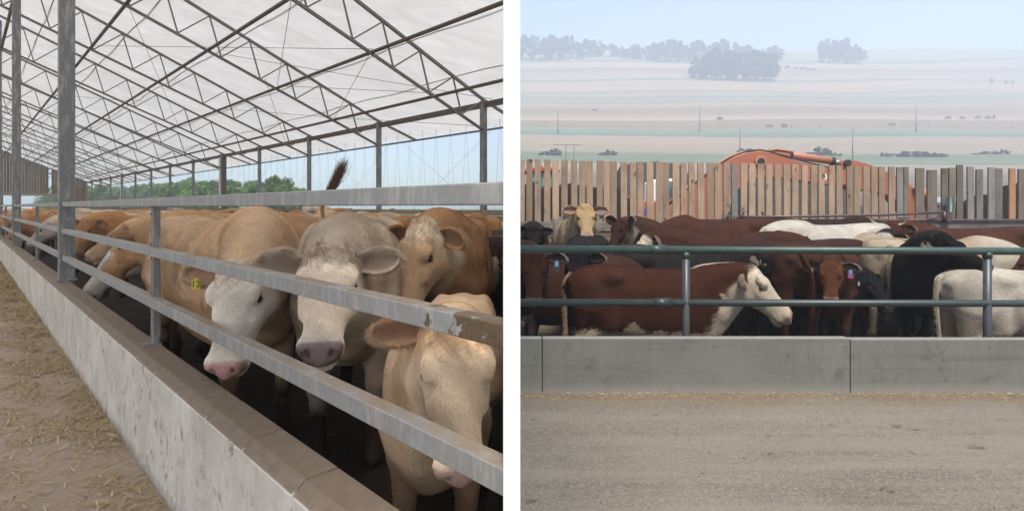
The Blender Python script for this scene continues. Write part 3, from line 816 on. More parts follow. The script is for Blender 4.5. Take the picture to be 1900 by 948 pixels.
# the barn itself --------------------------------------------------------------------------
def fabric():
    k = NT('roof_fabric'); v = k.coord(geo=True)
    t_ = k.t; d = k.n('ShaderNodeBsdfDiffuse'); tr = k.n('ShaderNodeBsdfTranslucent'); mx = k.n('ShaderNodeMixShader'); mx.inputs[0].default_value = .42
    f = k.ramp(k.noise(k.coord(geo=True, scale=(.35, 1.6, 1.6)), .9, 6, .68, .8), [(.25, 0), (.7, 1)])
    c = k.mix(f, (.70, .675, .625), (.90, .875, .825))
    k.l(c, d.inputs[0]); k.l(c, tr.inputs[0]); k.l(d.outputs[0], mx.inputs[1]); k.l(tr.outputs[0], mx.inputs[2]); k.l(mx.outputs[0], k.out.inputs[0])
    return k.m
M['fabric'] = fabric()
barn = empty('cattle_barn', W(0, V, 0)); tag(barn, 'long open-sided cattle barn with white fabric roof on steel trusses', 'barn')
BL = barn.location
def clipx(me, x=-.03):
    bm = bmesh.new(); bm.from_mesh(me)
    bmesh.ops.bisect_plane(bm, geom=bm.verts[:] + bm.edges[:] + bm.faces[:], plane_co=Vector((x, 0, 0)) - Vector((BL.x, 0, 0)), plane_no=(1, 0, 0), clear_outer=True)
    n = len(bm.faces); bm.to_mesh(me); bm.free(); return n
bay = .53 * V
ks = list(range(-3, 14)); tu = [1.09 * V + (k - 0) * bay for k in ks]
def roof():
    vs = [1.154, 1.08, 1.0, .9, .8, .7, .6, .5, .4, .3, .2, .1, 0, -.15, -.3, -.5, -.7, -.9, -1.1, -1.3, -1.45]
    us = []
    u = tu[0] - bay * .3
    edges = np.linspace(tu[0] - bay * 2, UEND, 150)
    P = []; nu = len(edges)
    for u in edges:
        fr = ((u - tu[0]) / bay) % 1.0
        sag = .10 * math.sin(math.pi * fr)
        for v in vs: P.append(tuple(W(u, v * V, roof_z(v * V) + .09 - sag * (1 if v < 1.1 else .2)) - BL))
    n = len(vs); Q = [(i * n + j, i * n + j + 1, (i + 1) * n + j + 1, (i + 1) * n + j) for i in range(nu - 1) for j in range(n - 1)]
    me = mesh_from('roof_fabric', P, Q, M['fabric']); clipx(me, -.0)
    link('roof_fabric', me, barn)
roof()
for u in tu:
    top = MB()
    vs = [1.154, 1.0, .3, RIDGE / V, -.6, -1.3]
    for a, b in zip(vs, vs[1:]): top.bar(W(u, a * V, roof_z(a * V)) - BL, W(u, b * V, roof_z(b * V)) - BL, .07, .075)
    me = top.mesh('roof_truss', M['truss'])
    if clipx(me) == 0: continue
    tr = link('roof_truss', me, barn)
    lo = MB(); vs = [1.0, RIDGE / V, -1.3]
    for a, b in zip(vs, vs[1:]): lo.bar(W(u, a * V, low_z(a * V)) - BL, W(u, b * V, low_z(b * V)) - BL, .06, .07)
    me = lo.mesh('bottom_chord', M['truss'])
    if clipx(me): link('bottom_chord', me, tr)
    v = .9976; pts = []
    while v > -.1: pts.append(v); v -= .105
    for i, vt in enumerate(pts):
        a = W(u, vt * V, roof_z(vt * V) - .03); b1 = W(u, (vt + .029) * V, low_z((vt + .029) * V) + .03); b2 = W(u, (vt - .076) * V, low_z((vt - .076) * V) + .03)
        for j, b in enumerate((b1, b2)):
            if j == 0 and i == 0: continue
            me = MB().bar(a - BL, b - BL, .035, .035).mesh('web_brace', M['truss'])
            if clipx(me): link('web_brace', me, tr)
    pp = W(u, V, 0)
    if pp.x < -.1:
        MB().box(W(u, V, (roof_z(V) - .04) / 2) - BL, (.19, .12, roof_z(V) - .04), rz=RUV, bev=.006).build('side_post', M['galv_post'], barn)
for v, z, r in ((.285, None, .045), (.471, None, .045), (.656, None, .045), (.8375, None, .045), (.10, None, .045)):
    z = low_z(v * V) + .05
    me = MB().tube([W(0, v * V, z) - BL, W(UEND - 1, v * V, z) - BL], r, 8).mesh('purlin', M['purlin']); clipx(me); link('purlin', me, barn)
me = MB().bar(W(0, V + .01, EYE + .279 * V) - BL, W(UEND, V + .01, EYE + .279 * V) - BL, .10, .16).mesh('eave_beam', M['purlin']); clipx(me); link('eave_beam', me, barn)
me = MB().bar(W(0, 1.154 * V, EYE + .2415 * V) - BL, W(UEND, 1.154 * V, EYE + .2415 * V) - BL, .06, .06).mesh('eave_tube', M['truss']); clipx(me); link('eave_tube', me, barn)
M['batten'] = plain('batten', (.5, .48, .44), .7)
# light battens over the fabric
for v in (.9, .76, .56, .38, .2):
    me = MB().bar(W(0, v * V, roof_z(v * V) + .03) - BL, W(UEND, v * V, roof_z(v * V) + .03) - BL, .03, .02).mesh('fabric_batten', M['batten']); clipx(me); link('fabric_batten', me, barn)
for u in big:
    zt = roof_z(.98) - .1
    post = MB().box(W(u, .98, (zt + TOPZ) / 2 - .02) - BL, (.15, .17, zt - TOPZ + .04), rz=RUV, bev=.008).build('support_post', M['galv_post'], barn)
    MB().box(W(u, .98, TOPZ + .012) - BL, (.20, .22, .024), rz=RUV, bev=.004).build('base_plate', M['galv_post'], post)
    for zz in (EYE - .32, EYE - .67, EYE + .03):
        MB().tube([W(u, .892, zz) - BL, W(u, .90, zz) - BL], .011, 8).build('bolt', M['purlin'], post)
# bracing cables
cab = [((1.09, .656), (1.62, .471)), ((1.62, .656), (1.09, .471)), ((1.09, .8375), (1.62, .656)), ((1.62, .8375), (1.09, .656)), ((1.09, 1.0), (1.62, .8375)), ((.95, .9), (1.62, .5)), ((1.62, .471), (2.15, .285)), ((2.15, .471), (1.62, .285)), ((1.62, .8375), (2.15, .656)), ((2.15, .9), (1.62, .62)), ((2.68, .656), (2.15, .471)), ((2.68, .471), (3.21, .285))]
for (a, b), (c, d_) in cab:
    me = MB().tube([W(a * V, b * V, low_z(b * V) + .12) - BL, W(c * V, d_ * V, low_z(d_ * V) + .12) - BL], .007, 6).mesh('bracing_cable', M['purlin'])
    if clipx(me): link('bracing_cable', me, barn)
# curtain cords hanging in the side openings
for k in range(0, 7):
    mb = MB(); u0 = 1.09 * V + (k - 1) * bay; n = 7 if k < 5 else 5
    for i in range(n):
        for s in (-1, 1):
            ua = u0 + (i + .5) * bay / n; ub = ua + s * bay / n * .33
            mb.tube([W(ua, V * 1.1, EYE + .262 * V) - BL, W(ub, V * 1.1, 1.1) - BL], .003, 4)
    for s in (0, 1):
        mb.tube([W(u0 + .2, V * 1.07, (EYE + .235 * V) if s else 1.1) - BL, W(u0 + bay - .2, V * 1.07, 1.1 if s else (EYE + .235 * V)) - BL], .004, 4)
    me = mb.mesh('curtain_cord', M['truss'])
    if clipx(me): tag(link('curtain_cord', me, barn), kind='stuff')
# gable end: upright planks with a doorway, and a white corner column
M['gable'] = wood('gable_planks', (.22, .15, .095), (.34, .24, .16), False)
gx = UEND - .3
v = V - .25
while v > -.9 * V:
    low = 3.1 if 3.2 < v < 8.6 else .2
    if random.random() < .97:
        top = roof_z(v) - .15
        MB().box(W(gx + random.uniform(-.01, .01), v, (low + top) / 2) - BL, (.03, .235, top - low), rz=RUV).build('gable_plank', M['gable'], barn)
    v -= .25
M['beam_pale'] = plain('pale_timber', (.42, .36, .27), .8)
MB().bar(W(gx - .06, 3.1, 3.1) - BL, W(gx - .06, 8.7, 3.1) - BL, .08, .3).build('door_lintel', M['beam_pale'], barn)
for u_, wd, m in ((3.2 * V * 1.0, .28, 'purlin'), (3.2 * V + .45, .2, 'white_paint'), (5.9 * V, .3, 'white_paint')):
    MB().box(W(u_, V + .05, 2.3) - BL, (wd, .2, 4.6), rz=RUV).build('side_column', M[m], barn)
# far side of the pen: board barrier and pipe gate
M['barn_board'] = wood('barn_boards', (.22, .16, .11), (.36, .28, .19), True, 'x')
far = empty('board_barrier', W(V, V - .3, 0)); tag(far, 'brown horizontal board barrier along the far side of the barn pen', 'fence')
def fb(name, u0, u1, z, h, th, mat, dv=0):
    me = MB().bar(W(u0, V - .3 + dv, z) - far.location, W(u1, V - .3 + dv, z) - far.location, th, h).mesh(name, mat)
    bm = bmesh.new(); bm.from_mesh(me)
    bmesh.ops.bisect_plane(bm, geom=bm.verts[:] + bm.edges[:] + bm.faces[:], plane_co=Vector((-.03, 0, 0)) - Vector((far.location.x, 0, 0)), plane_no=(1, 0, 0), clear_outer=True)
    n = len(bm.faces); bm.to_mesh(me); bm.free()
    if n: link(name, me, far)
u = V * .95
while u < UEND - 4:
    for z, h in ((1.56, .15), (1.385, .15), (.75, .15), (.45, .17)):
        fb('board', u + .01, u + 2.9, z + random.uniform(-.006, .006), h, .04, M['barn_board'])
    if u < 3 * V: fb('pipe', u, u + 2.91, 1.16, .045, .045, M['galv_post'], -.06)
    fb('barrier_post', u - .06, u + .06, .85, 1.62, .12, M['galv_post'], .09)
    u += 2.91
# ---------------------------------------------------------------- the open feedlot
def gravel():
    k = NT('gravel_road'); v = k.coord(geo=True)
    n1 = k.noise(v, 1.1, 6, .6); n2 = k.noise(v, 26, 6, .8)
    vo = k.n('ShaderNodeTexVoronoi'); vo.inputs['Scale'].default_value = 100; k.l(v, vo.inputs['Vector'])
    c = k.mix(k.ramp(n1, [(.3, 0), (.7, 1)]), (.138, .113, .083), (.176, .149, .114))
    sep = k.n('ShaderNodeSeparateColor'); k.l(vo.outputs['Color'], sep.inputs[0])
    c = k.mix(k.ramp(sep.outputs[0], [(.55, 0), (.95, .75)]), c, (.075, .075, .08))
    c = k.mix(k.ramp(sep.outputs[1], [(.75, 0), (.98, .8)]), c, (.25, .22, .185))
    c = k.mix(k.ramp(n2, [(.55, 0), (.75, .6)]), c, (.15, .12, .09))
    tr_ = k.noise(k.coord(geo=True, scale=(.10, 2.2, 1)), 1.6, 5, .7)
    c = k.mix(k.math('MULTIPLY', k.ramp(tr_, [(.42, 0), (.60, 1)]), .6), c, (.205, .178, .14))
    tr2 = k.noise(k.coord(geo=True, scale=(.5, 4, 1)), 2.1, 5, .75)
    c = k.mix(k.math('MULTIPLY', k.ramp(tr2, [(.55, 0), (.7, 1)]), .22), c, (.085, .07, .055))
    dg = k.ramp(k.noise(k.coord(geo=True, scale=(1, 1.6, 1)), 3.1, 7, .6, .5), [(.63, 0), (.68, .75)])
    c = k.mix(dg, c, (.062, .05, .036))
    wet = k.noise(k.coord(geo=True, scale=(.35, .9, 1)), .8, 3, .5)
    c = k.mix(k.math('MULTIPLY', k.ramp(wet, [(.48, 0), (.62, 1)]), .25), c, (.19, .165, .13))
    # sandy strip of spilled feed along the foot of the wall
    px = k.n('ShaderNodeSeparateXYZ'); k.l(k.n('ShaderNodeNewGeometry').outputs['Position'], px.inputs[0])
    yy = k.math('ADD', px.outputs[1], k.math('MULTIPLY', k.math('SUBTRACT', n1, .5), .9))
    c = k.mix(k.ramp(k.math('DIVIDE', yy, 6.0), [(.77, 0), (.815, .85)]), c, (.15, .112, .072))
    k.bump(k.math('ADD', vo.outputs['Distance'], n2), .6, .012)
    return k.fin(c, .95, 0, .2)
M['gravel'] = gravel()
xy = lambda a, b, z: Vector((a, b, z))
sheet('gravel_road', ((.0, 40), (-16, 5.06)), -.004, M['gravel'], 300, 160, .010, 2.5, conv=xy)
M['lotdirt'] = dirt('lot_dirt', (.10, .075, .055), (.16, .12, .085), (.22, .17, .12), .8, .8, .04)
lf_ = sheet('lot_floor', ((.0, 30), (5.06, 12)), -.345, M['lotdirt'], 160, 60, .03, 2.0, conv=xy)
LOTZ = -.34
lift_ = lambda Y: .155 * min(max(Y - 6.9, 0), 2.4)
for v_ in lf_.data.vertices: v_.co.z += lift_(v_.co.y)

M['bunk'] = concrete('bunk_concrete', (.138, .134, .113), (.104, .102, .088), top=(.20, .19, .165), streak=.6, hor=True, spl=False, faint=True)
t = empty('bunk_wall', (4, 5.05, 0)); tag(t, 'long grey concrete feed bunk wall with two visible joints beside the gravel road', 'wall')
xs = [.012, (1006 - 950) / 200, (1578 - 950) / 200, 6.0, 9.0, 12.0, 16.0]
tops = [.50, .50, .49, .49, .495, .49]
for a, b, tz in zip(xs, xs[1:], tops):
    MB().box(((a + b) / 2 - 4, 0, (tz - .3) / 2), (b - a - .008, .10, tz + .3), bev=.006).build('wall_panel', M['bunk'], t)
for px, py in ((1268, 641), (1326, 641), (1837, 644)):
    p = at(px, py, 4.998) - t.location
    MB().tube([p + Vector((0, .02, 0)), p + Vector((0, -.003, 0))], .012, 8).build('lifting_hole', M['purlin'], t)

def pipe_paint(name, a, b, worn):
    k = NT(name); v = k.coord(geo=True, scale=(.6, 1, 1)); f = k.noise(v, 9, 6, .75); f2 = k.noise(v, 40, 5, .7)
    c = k.mix(k.ramp(f, [(.35, 0), (.65, 1)]), a, b); c = k.mix(k.ramp(f2, [(.6, 0), (.7, .6)]), c, worn)
    k.bump(f2, .2, .003); return k.fin(c, .42, .1)
M['greenpipe'] = pipe_paint('green_pipe', (.016, .033, .027), (.034, .062, .049), (.02, .03, .025))
M['darkpipe'] = pipe_paint('dark_pipe', (.013, .020, .018), (.025, .033, .030), (.05, .13, .10))
M['greypipe'] = pipe_paint('grey_pipe', (.026, .029, .031), (.046, .051, .054), (.05, .05, .05))
M['rustpipe'] = pipe_paint('rust_pipe', (.07, .038, .032), (.11, .065, .058), (.07, .04, .035))
t = empty('pipe_rail', (1.65, 5.14, .4)); tag(t, 'round steel pipe rail in worn green paint above the concrete bunk wall', 'railing')
T0 = t.location
zt = EYE - .080 * 5.14; zl = EYE - .177 * 5.14
MB().tube([Vector((.02, 5.14, zt + .01)) - T0, Vector((5, 5.14, zt - .012)) - T0, Vector((16, 5.14, zt - .04)) - T0], .036, 16).build('top_rail', M['greenpipe'], t)
MB().tube([Vector((.02, 5.14, zl)) - T0, Vector((5, 5.14, zl - .01)) - T0, Vector((16, 5.14, zl - .03)) - T0], .034, 16).build('lower_rail', M['darkpipe'], t)
for nm, p0, p1, z, m in (('coupler', 1203, 1236, zt + .005, 'greenpipe'), ('coupler', 1213, 1245, zl - .002, 'darkpipe')):
    MB().tube([Vector(((p0 - 950) / 1000 * 5.14, 5.14, z)) - T0, Vector(((p1 - 950) / 1000 * 5.14, 5.14, z)) - T0], .043, 16).build(nm, M[m], t)
for px in (1273, 1832, 2390, 2950):
    x = (px - 950) / 1000 * 5.14
    MB().tube([Vector((x, 5.14, -.34)) - T0, Vector((x, 5.14, zt - .02)) - T0], .034, 14).build('post', M['greypipe'], t)
    MB().tube([Vector((x, 5.14, zt - .075)) - T0, Vector((x, 5.14, zt - .02)) - T0], .039, 14).build('post_collar', M['greenpipe'], t)

# timber board fence at the back of the pen -----------------------------------------------------
M['greywood'] = wood('grey_timber', (.115, .10, .085), (.19, .17, .145), True, 'x')
M['brownboard'] = wood('brown_boards', (.13, .10, .075), (.20, .16, .12), True, 'x')
YB = 9.6
t = empty('board_fence', (5, YB, LOTZ)); tag(t, 'weathered horizontal timber board fence across the back of the cattle lot', 'fence'); T0 = t.location
def zb(py, Y=YB): return EYE - (py - 384) / 1000 * Y
def xb(px, Y=YB): return (px - 950) / 1000 * Y
rows = [(411, 424.5, 'greywood', [954, 1027, 1245, 1480, 1707, 1960, 2200, 2540], 0), (429, 440, 'brownboard', [954, 1110, 1330, 1560, 1800, 2040, 2300, 2540], .03), (443, 455, 'brownboard', [954, 1040, 1260, 1490, 1730, 1980, 2260, 2540], .03),
        (459, 474, 'greywood', [954, 1150, 1380, 1610, 1850, 2100, 2340, 2540], .03), (480, 496, 'brownboard', [954, 1200, 1440, 1680, 1920], .03), (503, 520, 'brownboard', [954, 1250, 1550, 1850], .03), (530, 550, 'brownboard', [954, 1250, 1550, 1850], .03), (560, 580, 'brownboard', [954, 1250, 1550, 1850], .03)]
for y0, y1, m, js, dy in rows:
    for a, b in zip(js, js[1:]):
        a2, b2 = max(xb(a), .02), xb(b)
        MB().box(((a2 + b2) / 2 - T0.x, dy, (zb(y0) + zb(y1)) / 2 - T0.z + random.uniform(-.006, .006)), (b2 - a2 - .02, .045 if dy else .07, zb(y0) - zb(y1)), bev=.006).build('board', M[m], t)
for px in (1034, 1245, 1470, 1703, 1930, 2180, 2420):
    top = zb(406) if px != 1245 else zb(404)
    MB().box((xb(px) - T0.x, .11, (top - LOTZ) / 2), (.14, .10, top - LOTZ), bev=.006).build('fence_post', M['greywood'], t)
for px, a, b in ((1052, 399, 411), (1262, 405, 412), (1683, 404, 413)):
    MB().box((xb(px) - T0.x, .10, (zb(a) + zb(b)) / 2 - T0.z), (.11, .09, zb(a) - zb(b)), bev=.004).build('metal_cap', M['greypipe'], t)
MB().tube([Vector((xb(1475), YB - .06, zb(408.5))) - T0, Vector((xb(2000), YB - .06, zb(408))) - T0], .020, 8).build('cable_pipe', M['rustpipe'], t)

# upright picket fence behind it -----------------------------------------------------------
M['picket'] = wood('picket_wood', (.22, .15, .10), (.34, .245, .17), True, 'z')
M['picket_grey'] = wood('picket_grey_wood', (.13, .12, .105), (.21, .195, .17), True, 'z')
M['picket_dark'] = wood('picket_dark_wood', (.095, .08, .062), (.18, .15, .115), True, 'z')
M['picket_new'] = wood('picket_new_wood', (.26, .14, .07), (.34, .20, .11), False, 'z')
YP = 9.85
t = empty('picket_fence', (5, YP, LOTZ)); tag(t, 'tall picket fence of rough upright planks standing behind the board fence', 'fence'); T0 = t.location
z1 = [(30, 80, 100), (97, 165, 92), (190, 260, 95), (293, 362, 97), (387, 458, 103), (482, 552, 106), (592, 660, 104), (680, 747, 111), (762, 832, 113), (872, 938, 107), (950, 1020, 117), (1022, 1093, 116), (1138, 1208, 121),
      (1240, 1308, 121), (1322, 1390, 121), (1425, 1500, 124), (1522, 1600, 122), (1605, 1673, 127), (1705, 1780, 130), (1795, 1860, 135)]
z2 = [(-35, 18, 238), (45, 107, 230), (135, 200, 235), (230, 297, 235), (312, 380, 240), (405, 473, 235), (488, 553, 243, 'g'), (578, 643, 243), (668, 733, 245), (757, 820, 247), (840, 905, 250), (938, 1000, 253), (1025, 1090, 253),
      (1112, 1178, 257), (1208, 1270, 262), (1303, 1365, 265), (1388, 1450, 265), (1490, 1550, 263), (1573, 1637, 265), (1675, 1742, 275)]
z3 = [(-38, 15, 275), (20, 85, 272), (117, 180, 275), (205, 265, 273), (283, 347, 275), (378, 440, 275), (467, 530, 282, 'g'), (538, 585, 278, 'd'), (660, 748, 290, 'd'), (780, 880, 310, 'd'), (925, 988, 293, 'd'), (998, 1062, 287, 'd'), (1088, 1152, 257, 'd'),
      (1193, 1260, 275, 'g'), (1290, 1360, 303, 'g'), (1405, 1475, 283, 'g'), (1490, 1558, 295, 'g'), (1622, 1685, 295, 'n'), (1722, 1785, 300, 'd'), (1830, 1895, 290, 'g')]
pk = [(960 + a[0] / 5.9375, 960 + a[1] / 5.9375, 280 + a[2] / 5.9375, 'p') for a in z1]
pk += [(1270 + a[0] / 5.575, 1270 + a[1] / 5.575, 260 + a[2] / 5.575, a[3] if len(a) > 3 else 'p') for a in z2]
pk += [(1580 + a[0] / 5.575, 1580 + a[1] / 5.575, 260 + a[2] / 5.575, a[3] if len(a) > 3 else 'p') for a in z3]
pr_ = random.Random(5)
for i_ in range(34):
    a_ = 1926 + i_ * 18.5; pk.append((a_, a_ + 12.5, 312 + pr_.uniform(-5, 6), 'gdp'[i_ % 3]))
mm = {'p': 'picket', 'g': 'picket_grey', 'd': 'picket_dark', 'n': 'picket_new'}
for a, b, ty, kd in pk:
    a2, b2 = xb(a, YP), xb(b, YP); top = zb(ty, YP); bot = .55
    ln = random.uniform(-.008, .008)
    mb = MB()
    mb.box(((a2 + b2) / 2 - T0.x, random.uniform(-.01, .01), (top + bot) / 2 - T0.z), (b2 - a2, .035, top - bot), bev=.004, rot=Matrix.Rotation(ln, 3, 'Y') @ Matrix.Rotation(random.uniform(-.05, .05), 3, 'Z'))
    mb.build('picket', M[mm[kd]], t)
MB().box((xb(1600, YP) - T0.x, .05, 1.25 - T0.z), (14, .05, .09)).build('stringer', M['greywood'], t)

# pipe gate and green post
t = empty('pipe_gate', (xb(1560), 9.52, zb(411))); tag(t, 'low rusty pipe gate frame lying along the top of the timber fence', 'gate'); T0 = t.location
Yg = 9.50
g = lambda px, py: at(px, py, Yg) - T0
MB().tube([g(1371, 402.5), g(1500, 401.5), g(1640, 399), g(1752, 393.5)], .022, 8).build('top_bar', M['rustpipe'], t)
MB().tube([g(1752, 393), g(1753, 411)], .028, 8).build('end_post', M['rustpipe'], t)
MB().tube([g(1722, 409), g(1748, 396)], .016, 8).build('brace', M['rustpipe'], t)
MB().tube([g(1386, 404), g(1402, 410)], .014, 8).build('brace', M['rustpipe'], t)
MB().tube([g(1362, 411), g(1361, 403), g(1376, 402.5), g(1377, 411)], .009, 8).build('latch', M['darkpipe'], t)
MB().box(g(1760, 402), (.09, .05, .17)).build('hinge_block', M['rustpipe'], t)
t = MB().tube([(0, 0, 0), (0, 0, zb(366, 9.7) - LOTZ)], .052, 12).build('green_post', M['greenpipe'], None, loc=(xb(1763, 9.7), 9.7, LOTZ)); tag(t, 'short thick green steel post rising above the right end of the pipe gate', 'post')

# manure and gravel heaps -----------------------------------------------------------------
M['heap'] = dirt('dark_heap', (.025, .018, .014), (.045, .033, .024), (.07, .05, .036), 2, 1, .1)
M['heap_grey'] = dirt('gravel_heap', (.07, .064, .056), (.11, .10, .088), (.15, .135, .12), 2, 1, .08)
def heap(label, pxs, tops, Y, depth, mat, seed):
    x0, x1 = xb(pxs[0], Y), xb(pxs[-1], Y)
    nx, ny = 90, 26; P = []
    for i in range(nx):
        x = x0 + (x1 - x0) * i / (nx - 1); px = 950 + x / Y * 1000
        tz = EYE - (np.interp(px, pxs, tops) - 384) / 1000 * Y + .2
        for j in range(ny):
            f = j / (ny - 1); prof = math.sin(f * math.pi) ** .7
            n_ = mnoise.noise(Vector((x * 2.2, f * 5 + seed, 0))) * .14 + mnoise.noise(Vector((x * 7, f * 14, seed))) * .09
            z = -.3 + (tz + .1) * prof * (math.sin(min(1, min(i, nx - 1 - i) / 12) * math.pi / 2)) + n_ * prof
            P.append((x - (x0 + x1) / 2, (f - .5) * depth, z + .3))
    Q = [(i * ny + j, (i + 1) * ny + j, (i + 1) * ny + j + 1, i * ny + j + 1) for i in range(nx - 1) for j in range(ny - 1)]
    o = link('heap', mesh_from('heap', P, Q, mat), None, loc=((x0 + x1) / 2, Y, -.3)); tag(o, label, 'heap')
heap('dark manure heap behind the left end of the picket fence', [940, 990, 1060, 1110, 1150, 1200], [352, 342, 343, 350, 352, 395], 12.6, 2.4, M['heap'], 1)
heap('grey gravel heap behind the fence, left of the orange excavator', [1120, 1150, 1195, 1250, 1280, 1320, 1350], [345, 310, 299, 300, 330, 345, 380], 19, 4, M['heap_grey'], 2)
heap('grey rubble heap behind the boom of the excavator', [1350, 1380, 1440, 1500, 1560, 1600], [370, 332, 328, 335, 350, 380], 19.5, 4, M['heap_grey'], 3)
heap('dark manure heap behind the right end of the picket fence', [1755, 1800, 1840, 1870, 1900, 1960], [395, 372, 358, 344, 338, 345], 12.8, 2.6, M['heap'], 4)
heap('flat brown spoil heap right of the excavator arm', [1690, 1730, 1790, 1840, 1900], [380, 380, 378, 382, 390], 24, 4, M['heap_grey'], 5)

# excavator ------------------------------------------------------------------------------
M['orange'] = plain('orange_paint', (.30, .10, .048), .45, .05, .12, 3, .03)
M['orange2'] = plain('faded_orange_paint', (.36, .155, .09), .5, .05, .15, 5, .03)
M['black'] = plain('black_rubber', (.02, .02, .022), .7)
M['white_vinyl'] = plain('white_vinyl', (.8, .8, .8), .5, 0, .02)
M['blue_vinyl'] = plain('blue_vinyl', (.05, .08, .25), .5, 0, .02)
M['glass_dark'] = plain('tinted_glass', (.05, .10, .11), .1, 0, .1, 2, 0, .8)
Ye = 15.0
ex = empty('excavator', (xb(1250, Ye), Ye + 1.2, -.3)); tag(ex, 'orange excavator with arched boom folded down behind the picket fence', 'excavator'); T0 = ex.location
def E(px, py, dy=0): return at(px, py, Ye) + Vector((0, dy, 0)) - T0
def plate(name, pts, mat, th=.5, dy=-.25, bev=.02, par=ex):
    poly = [((px - 950) / 1000 * Ye, EYE - (py - 384) / 1000 * Ye) for px, py in pts]
    return MB().prism(poly, Vector((0, Ye + dy, 0)) - T0, (1, 0, 0), (0, 0, 1), (0, 1, 0), th, bev=bev).build(name, mat, par)
boom = plate('boom', [(1236, 384), (1270, 355), (1290, 340), (1308, 327), (1326, 313), (1338, 304), (1356, 293), (1378, 285), (1403, 282), (1424, 286), (1449, 294), (1476, 302), (1503, 308), (1540, 316), (1566, 316), (1570, 345), (1530, 343), (1485, 337), (1449, 331), (1419, 328), (1390, 331), (1372, 342), (1358, 356), (1346, 372), (1334, 395), (1326, 430), (1236, 430)], M['orange'])
top = [(1236, 383), (1270, 354), (1308, 326), (1338, 303), (1356, 292), (1378, 284), (1403, 281), (1424, 285), (1449, 293), (1503, 307), (1545, 316)]
MB().tube([E(x, y - 1.5, -.2) for x, y in top], .022, 6).build('hydraulic_hose', M['black'], boom)
MB().tube([E(x, y - 2, .1) for x, y in top[:-3]], .03, 6).build('hydraulic_pipe', M['orange2'], boom)
MB().tube([E(1403, 302, -.32), E(1403, 302, .34)], .10, 16).build('pivot_pin', M['black'], boom)
MB().tube([E(1403, 300, -.30), E(1403, 300, -.265)], .16, 20).build('pivot_boss', M['orange2'], boom)
cyl = MB().tube([E(1432, 283, 0), E(1546, 299.5, 0)], .105, 16).build('boom_cylinder', M['orange2'], ex)
MB().tube([E(1464, 287.2, 0), E(1468, 287.8, 0)], .125, 16).build('cylinder_collar', M['black'], cyl)
MB().tube([E(1541, 299, 0), E(1547, 300, 0)], .12, 16).build('cylinder_gland', M['black'], cyl)
MB().tube([E(1546, 299.5, 0), E(1563, 303, 0)], .055, 12).build('cylinder_rod', M['galv'], cyl)
MB().tube([E(1422, 281, -.1), E(1436, 278, -.1), E(1455, 280.5, -.1), E(1468, 284, -.1)], .035, 8).build('hydraulic_pipe', M['orange2'], cyl)
stick = plate('stick', [(1553, 306), (1556, 299), (1562, 297), (1580, 300), (1614, 309), (1643, 323), (1668, 334), (1690, 352), (1716, 384), (1730, 430), (1690, 430), (1672, 392), (1648, 364), (1612, 353), (1572, 352), (1560, 325)], M['orange'], .42, -.21)
MB().tube([E(1562, 304, -.3), E(1562, 304, .3)], .09, 14).build('pivot_pin', M['black'], stick)
MB().tube([E(1686, 346, -.3), E(1722, 384, -.3)], .10, 12).build('bucket_cylinder', M['orange2'], ex)
for s, px, py, sz in (('7', 1503, 332, 12), ('0', 1520, 335, 12)):
    cu = bpy.data.curves.new('digit', 'FONT'); cu.body = s; cu.size = sz / 1000 * Ye * 1.35; cu.extrude = .004
    tmp = bpy.data.objects.new('digit', cu); COL.objects.link(tmp)
    me = bpy.data.meshes.new_from_object(tmp); bpy.data.objects.remove(tmp)
    me.materials.clear(); me.materials.append(M['white_vinyl'])
    link('digit', me, boom, loc=E(px - 4, py, -.262), rot=(math.pi / 2, 0, 0))
for p, q in (((1370, 337), (1376, 331)), ((1386, 321), (1391, 313))):
    MB().bar(E(*p, -.262), E(*q, -.262), .012, .05, up=(0, 1, 0)).build('stripe', M['white_vinyl'], boom)
plate('engine_cover', [(1160, 375), (1175, 371), (1262, 374), (1262, 440), (1160, 440)], M['orange'], 2.2, .3, .04)
plate('counterweight', [(1112, 357), (1150, 354), (1175, 366), (1180, 378), (1150, 375), (1112, 374)], M['orange'], 2.2, .3, .05)
plate('cab', [(1228, 334), (1236, 329), (1268, 329), (1270, 345), (1270, 400), (1228, 400)], M['white_vinyl'], 1.2, .8, .03)
plate('cab_window', [(1238, 334), (1264, 334), (1265, 370), (1238, 370)], M['glass_dark'], .05, .76, .005)
plate('blue_stripe', [(1196, 396), (1208, 378), (1214, 378), (1202, 400)], M['blue_vinyl'], .01, .285, 0)
plate('side_panel', [(1210, 374), (1216, 373), (1216, 420), (1210, 420)], M['white_vinyl'], .01, .285, 0)
plate('track', [(1150, 440), (1330, 440), (1335, 455), (1325, 470), (1160, 470), (1145, 455)], M['black'], .6, -.1, .05)
# tractor with a red roof
Yt = 14.2
tr = empty('tractor', (xb(1010, Yt), Yt + .8, -.3)); tag(tr, 'tractor with red cab roof standing behind the far left planks', 'tractor'); T0 = tr.location; Ye = Yt
plate('cab_roof', [(974, 316), (978, 311), (1022, 310), (1040, 316), (1040, 319), (974, 319)], plain('red_paint', (.33, .05, .04), .5, 0, .1), 1.3, 0, .02, tr)
plate('cab_glass', [(980, 320), (1026, 320), (1028, 352), (978, 352)], plain('green_glass', (.10, .24, .20), .15, 0, .1), 1.1, .1, .01, tr)
for px in (979, 1003, 1027): plate('cab_pillar', [(px - 2, 319), (px + 2, 319), (px + 2, 352), (px - 2, 352)], M['black'], .06, .02, 0, tr)
plate('body', [(972, 352), (1050, 352), (1056, 380), (970, 380)], M['black'], 1.2, .1, .05, tr)
plate('beacon', [(1003, 306), (1008, 306), (1009, 311), (1002, 311)], M['black'], .08, .4, .005, tr)
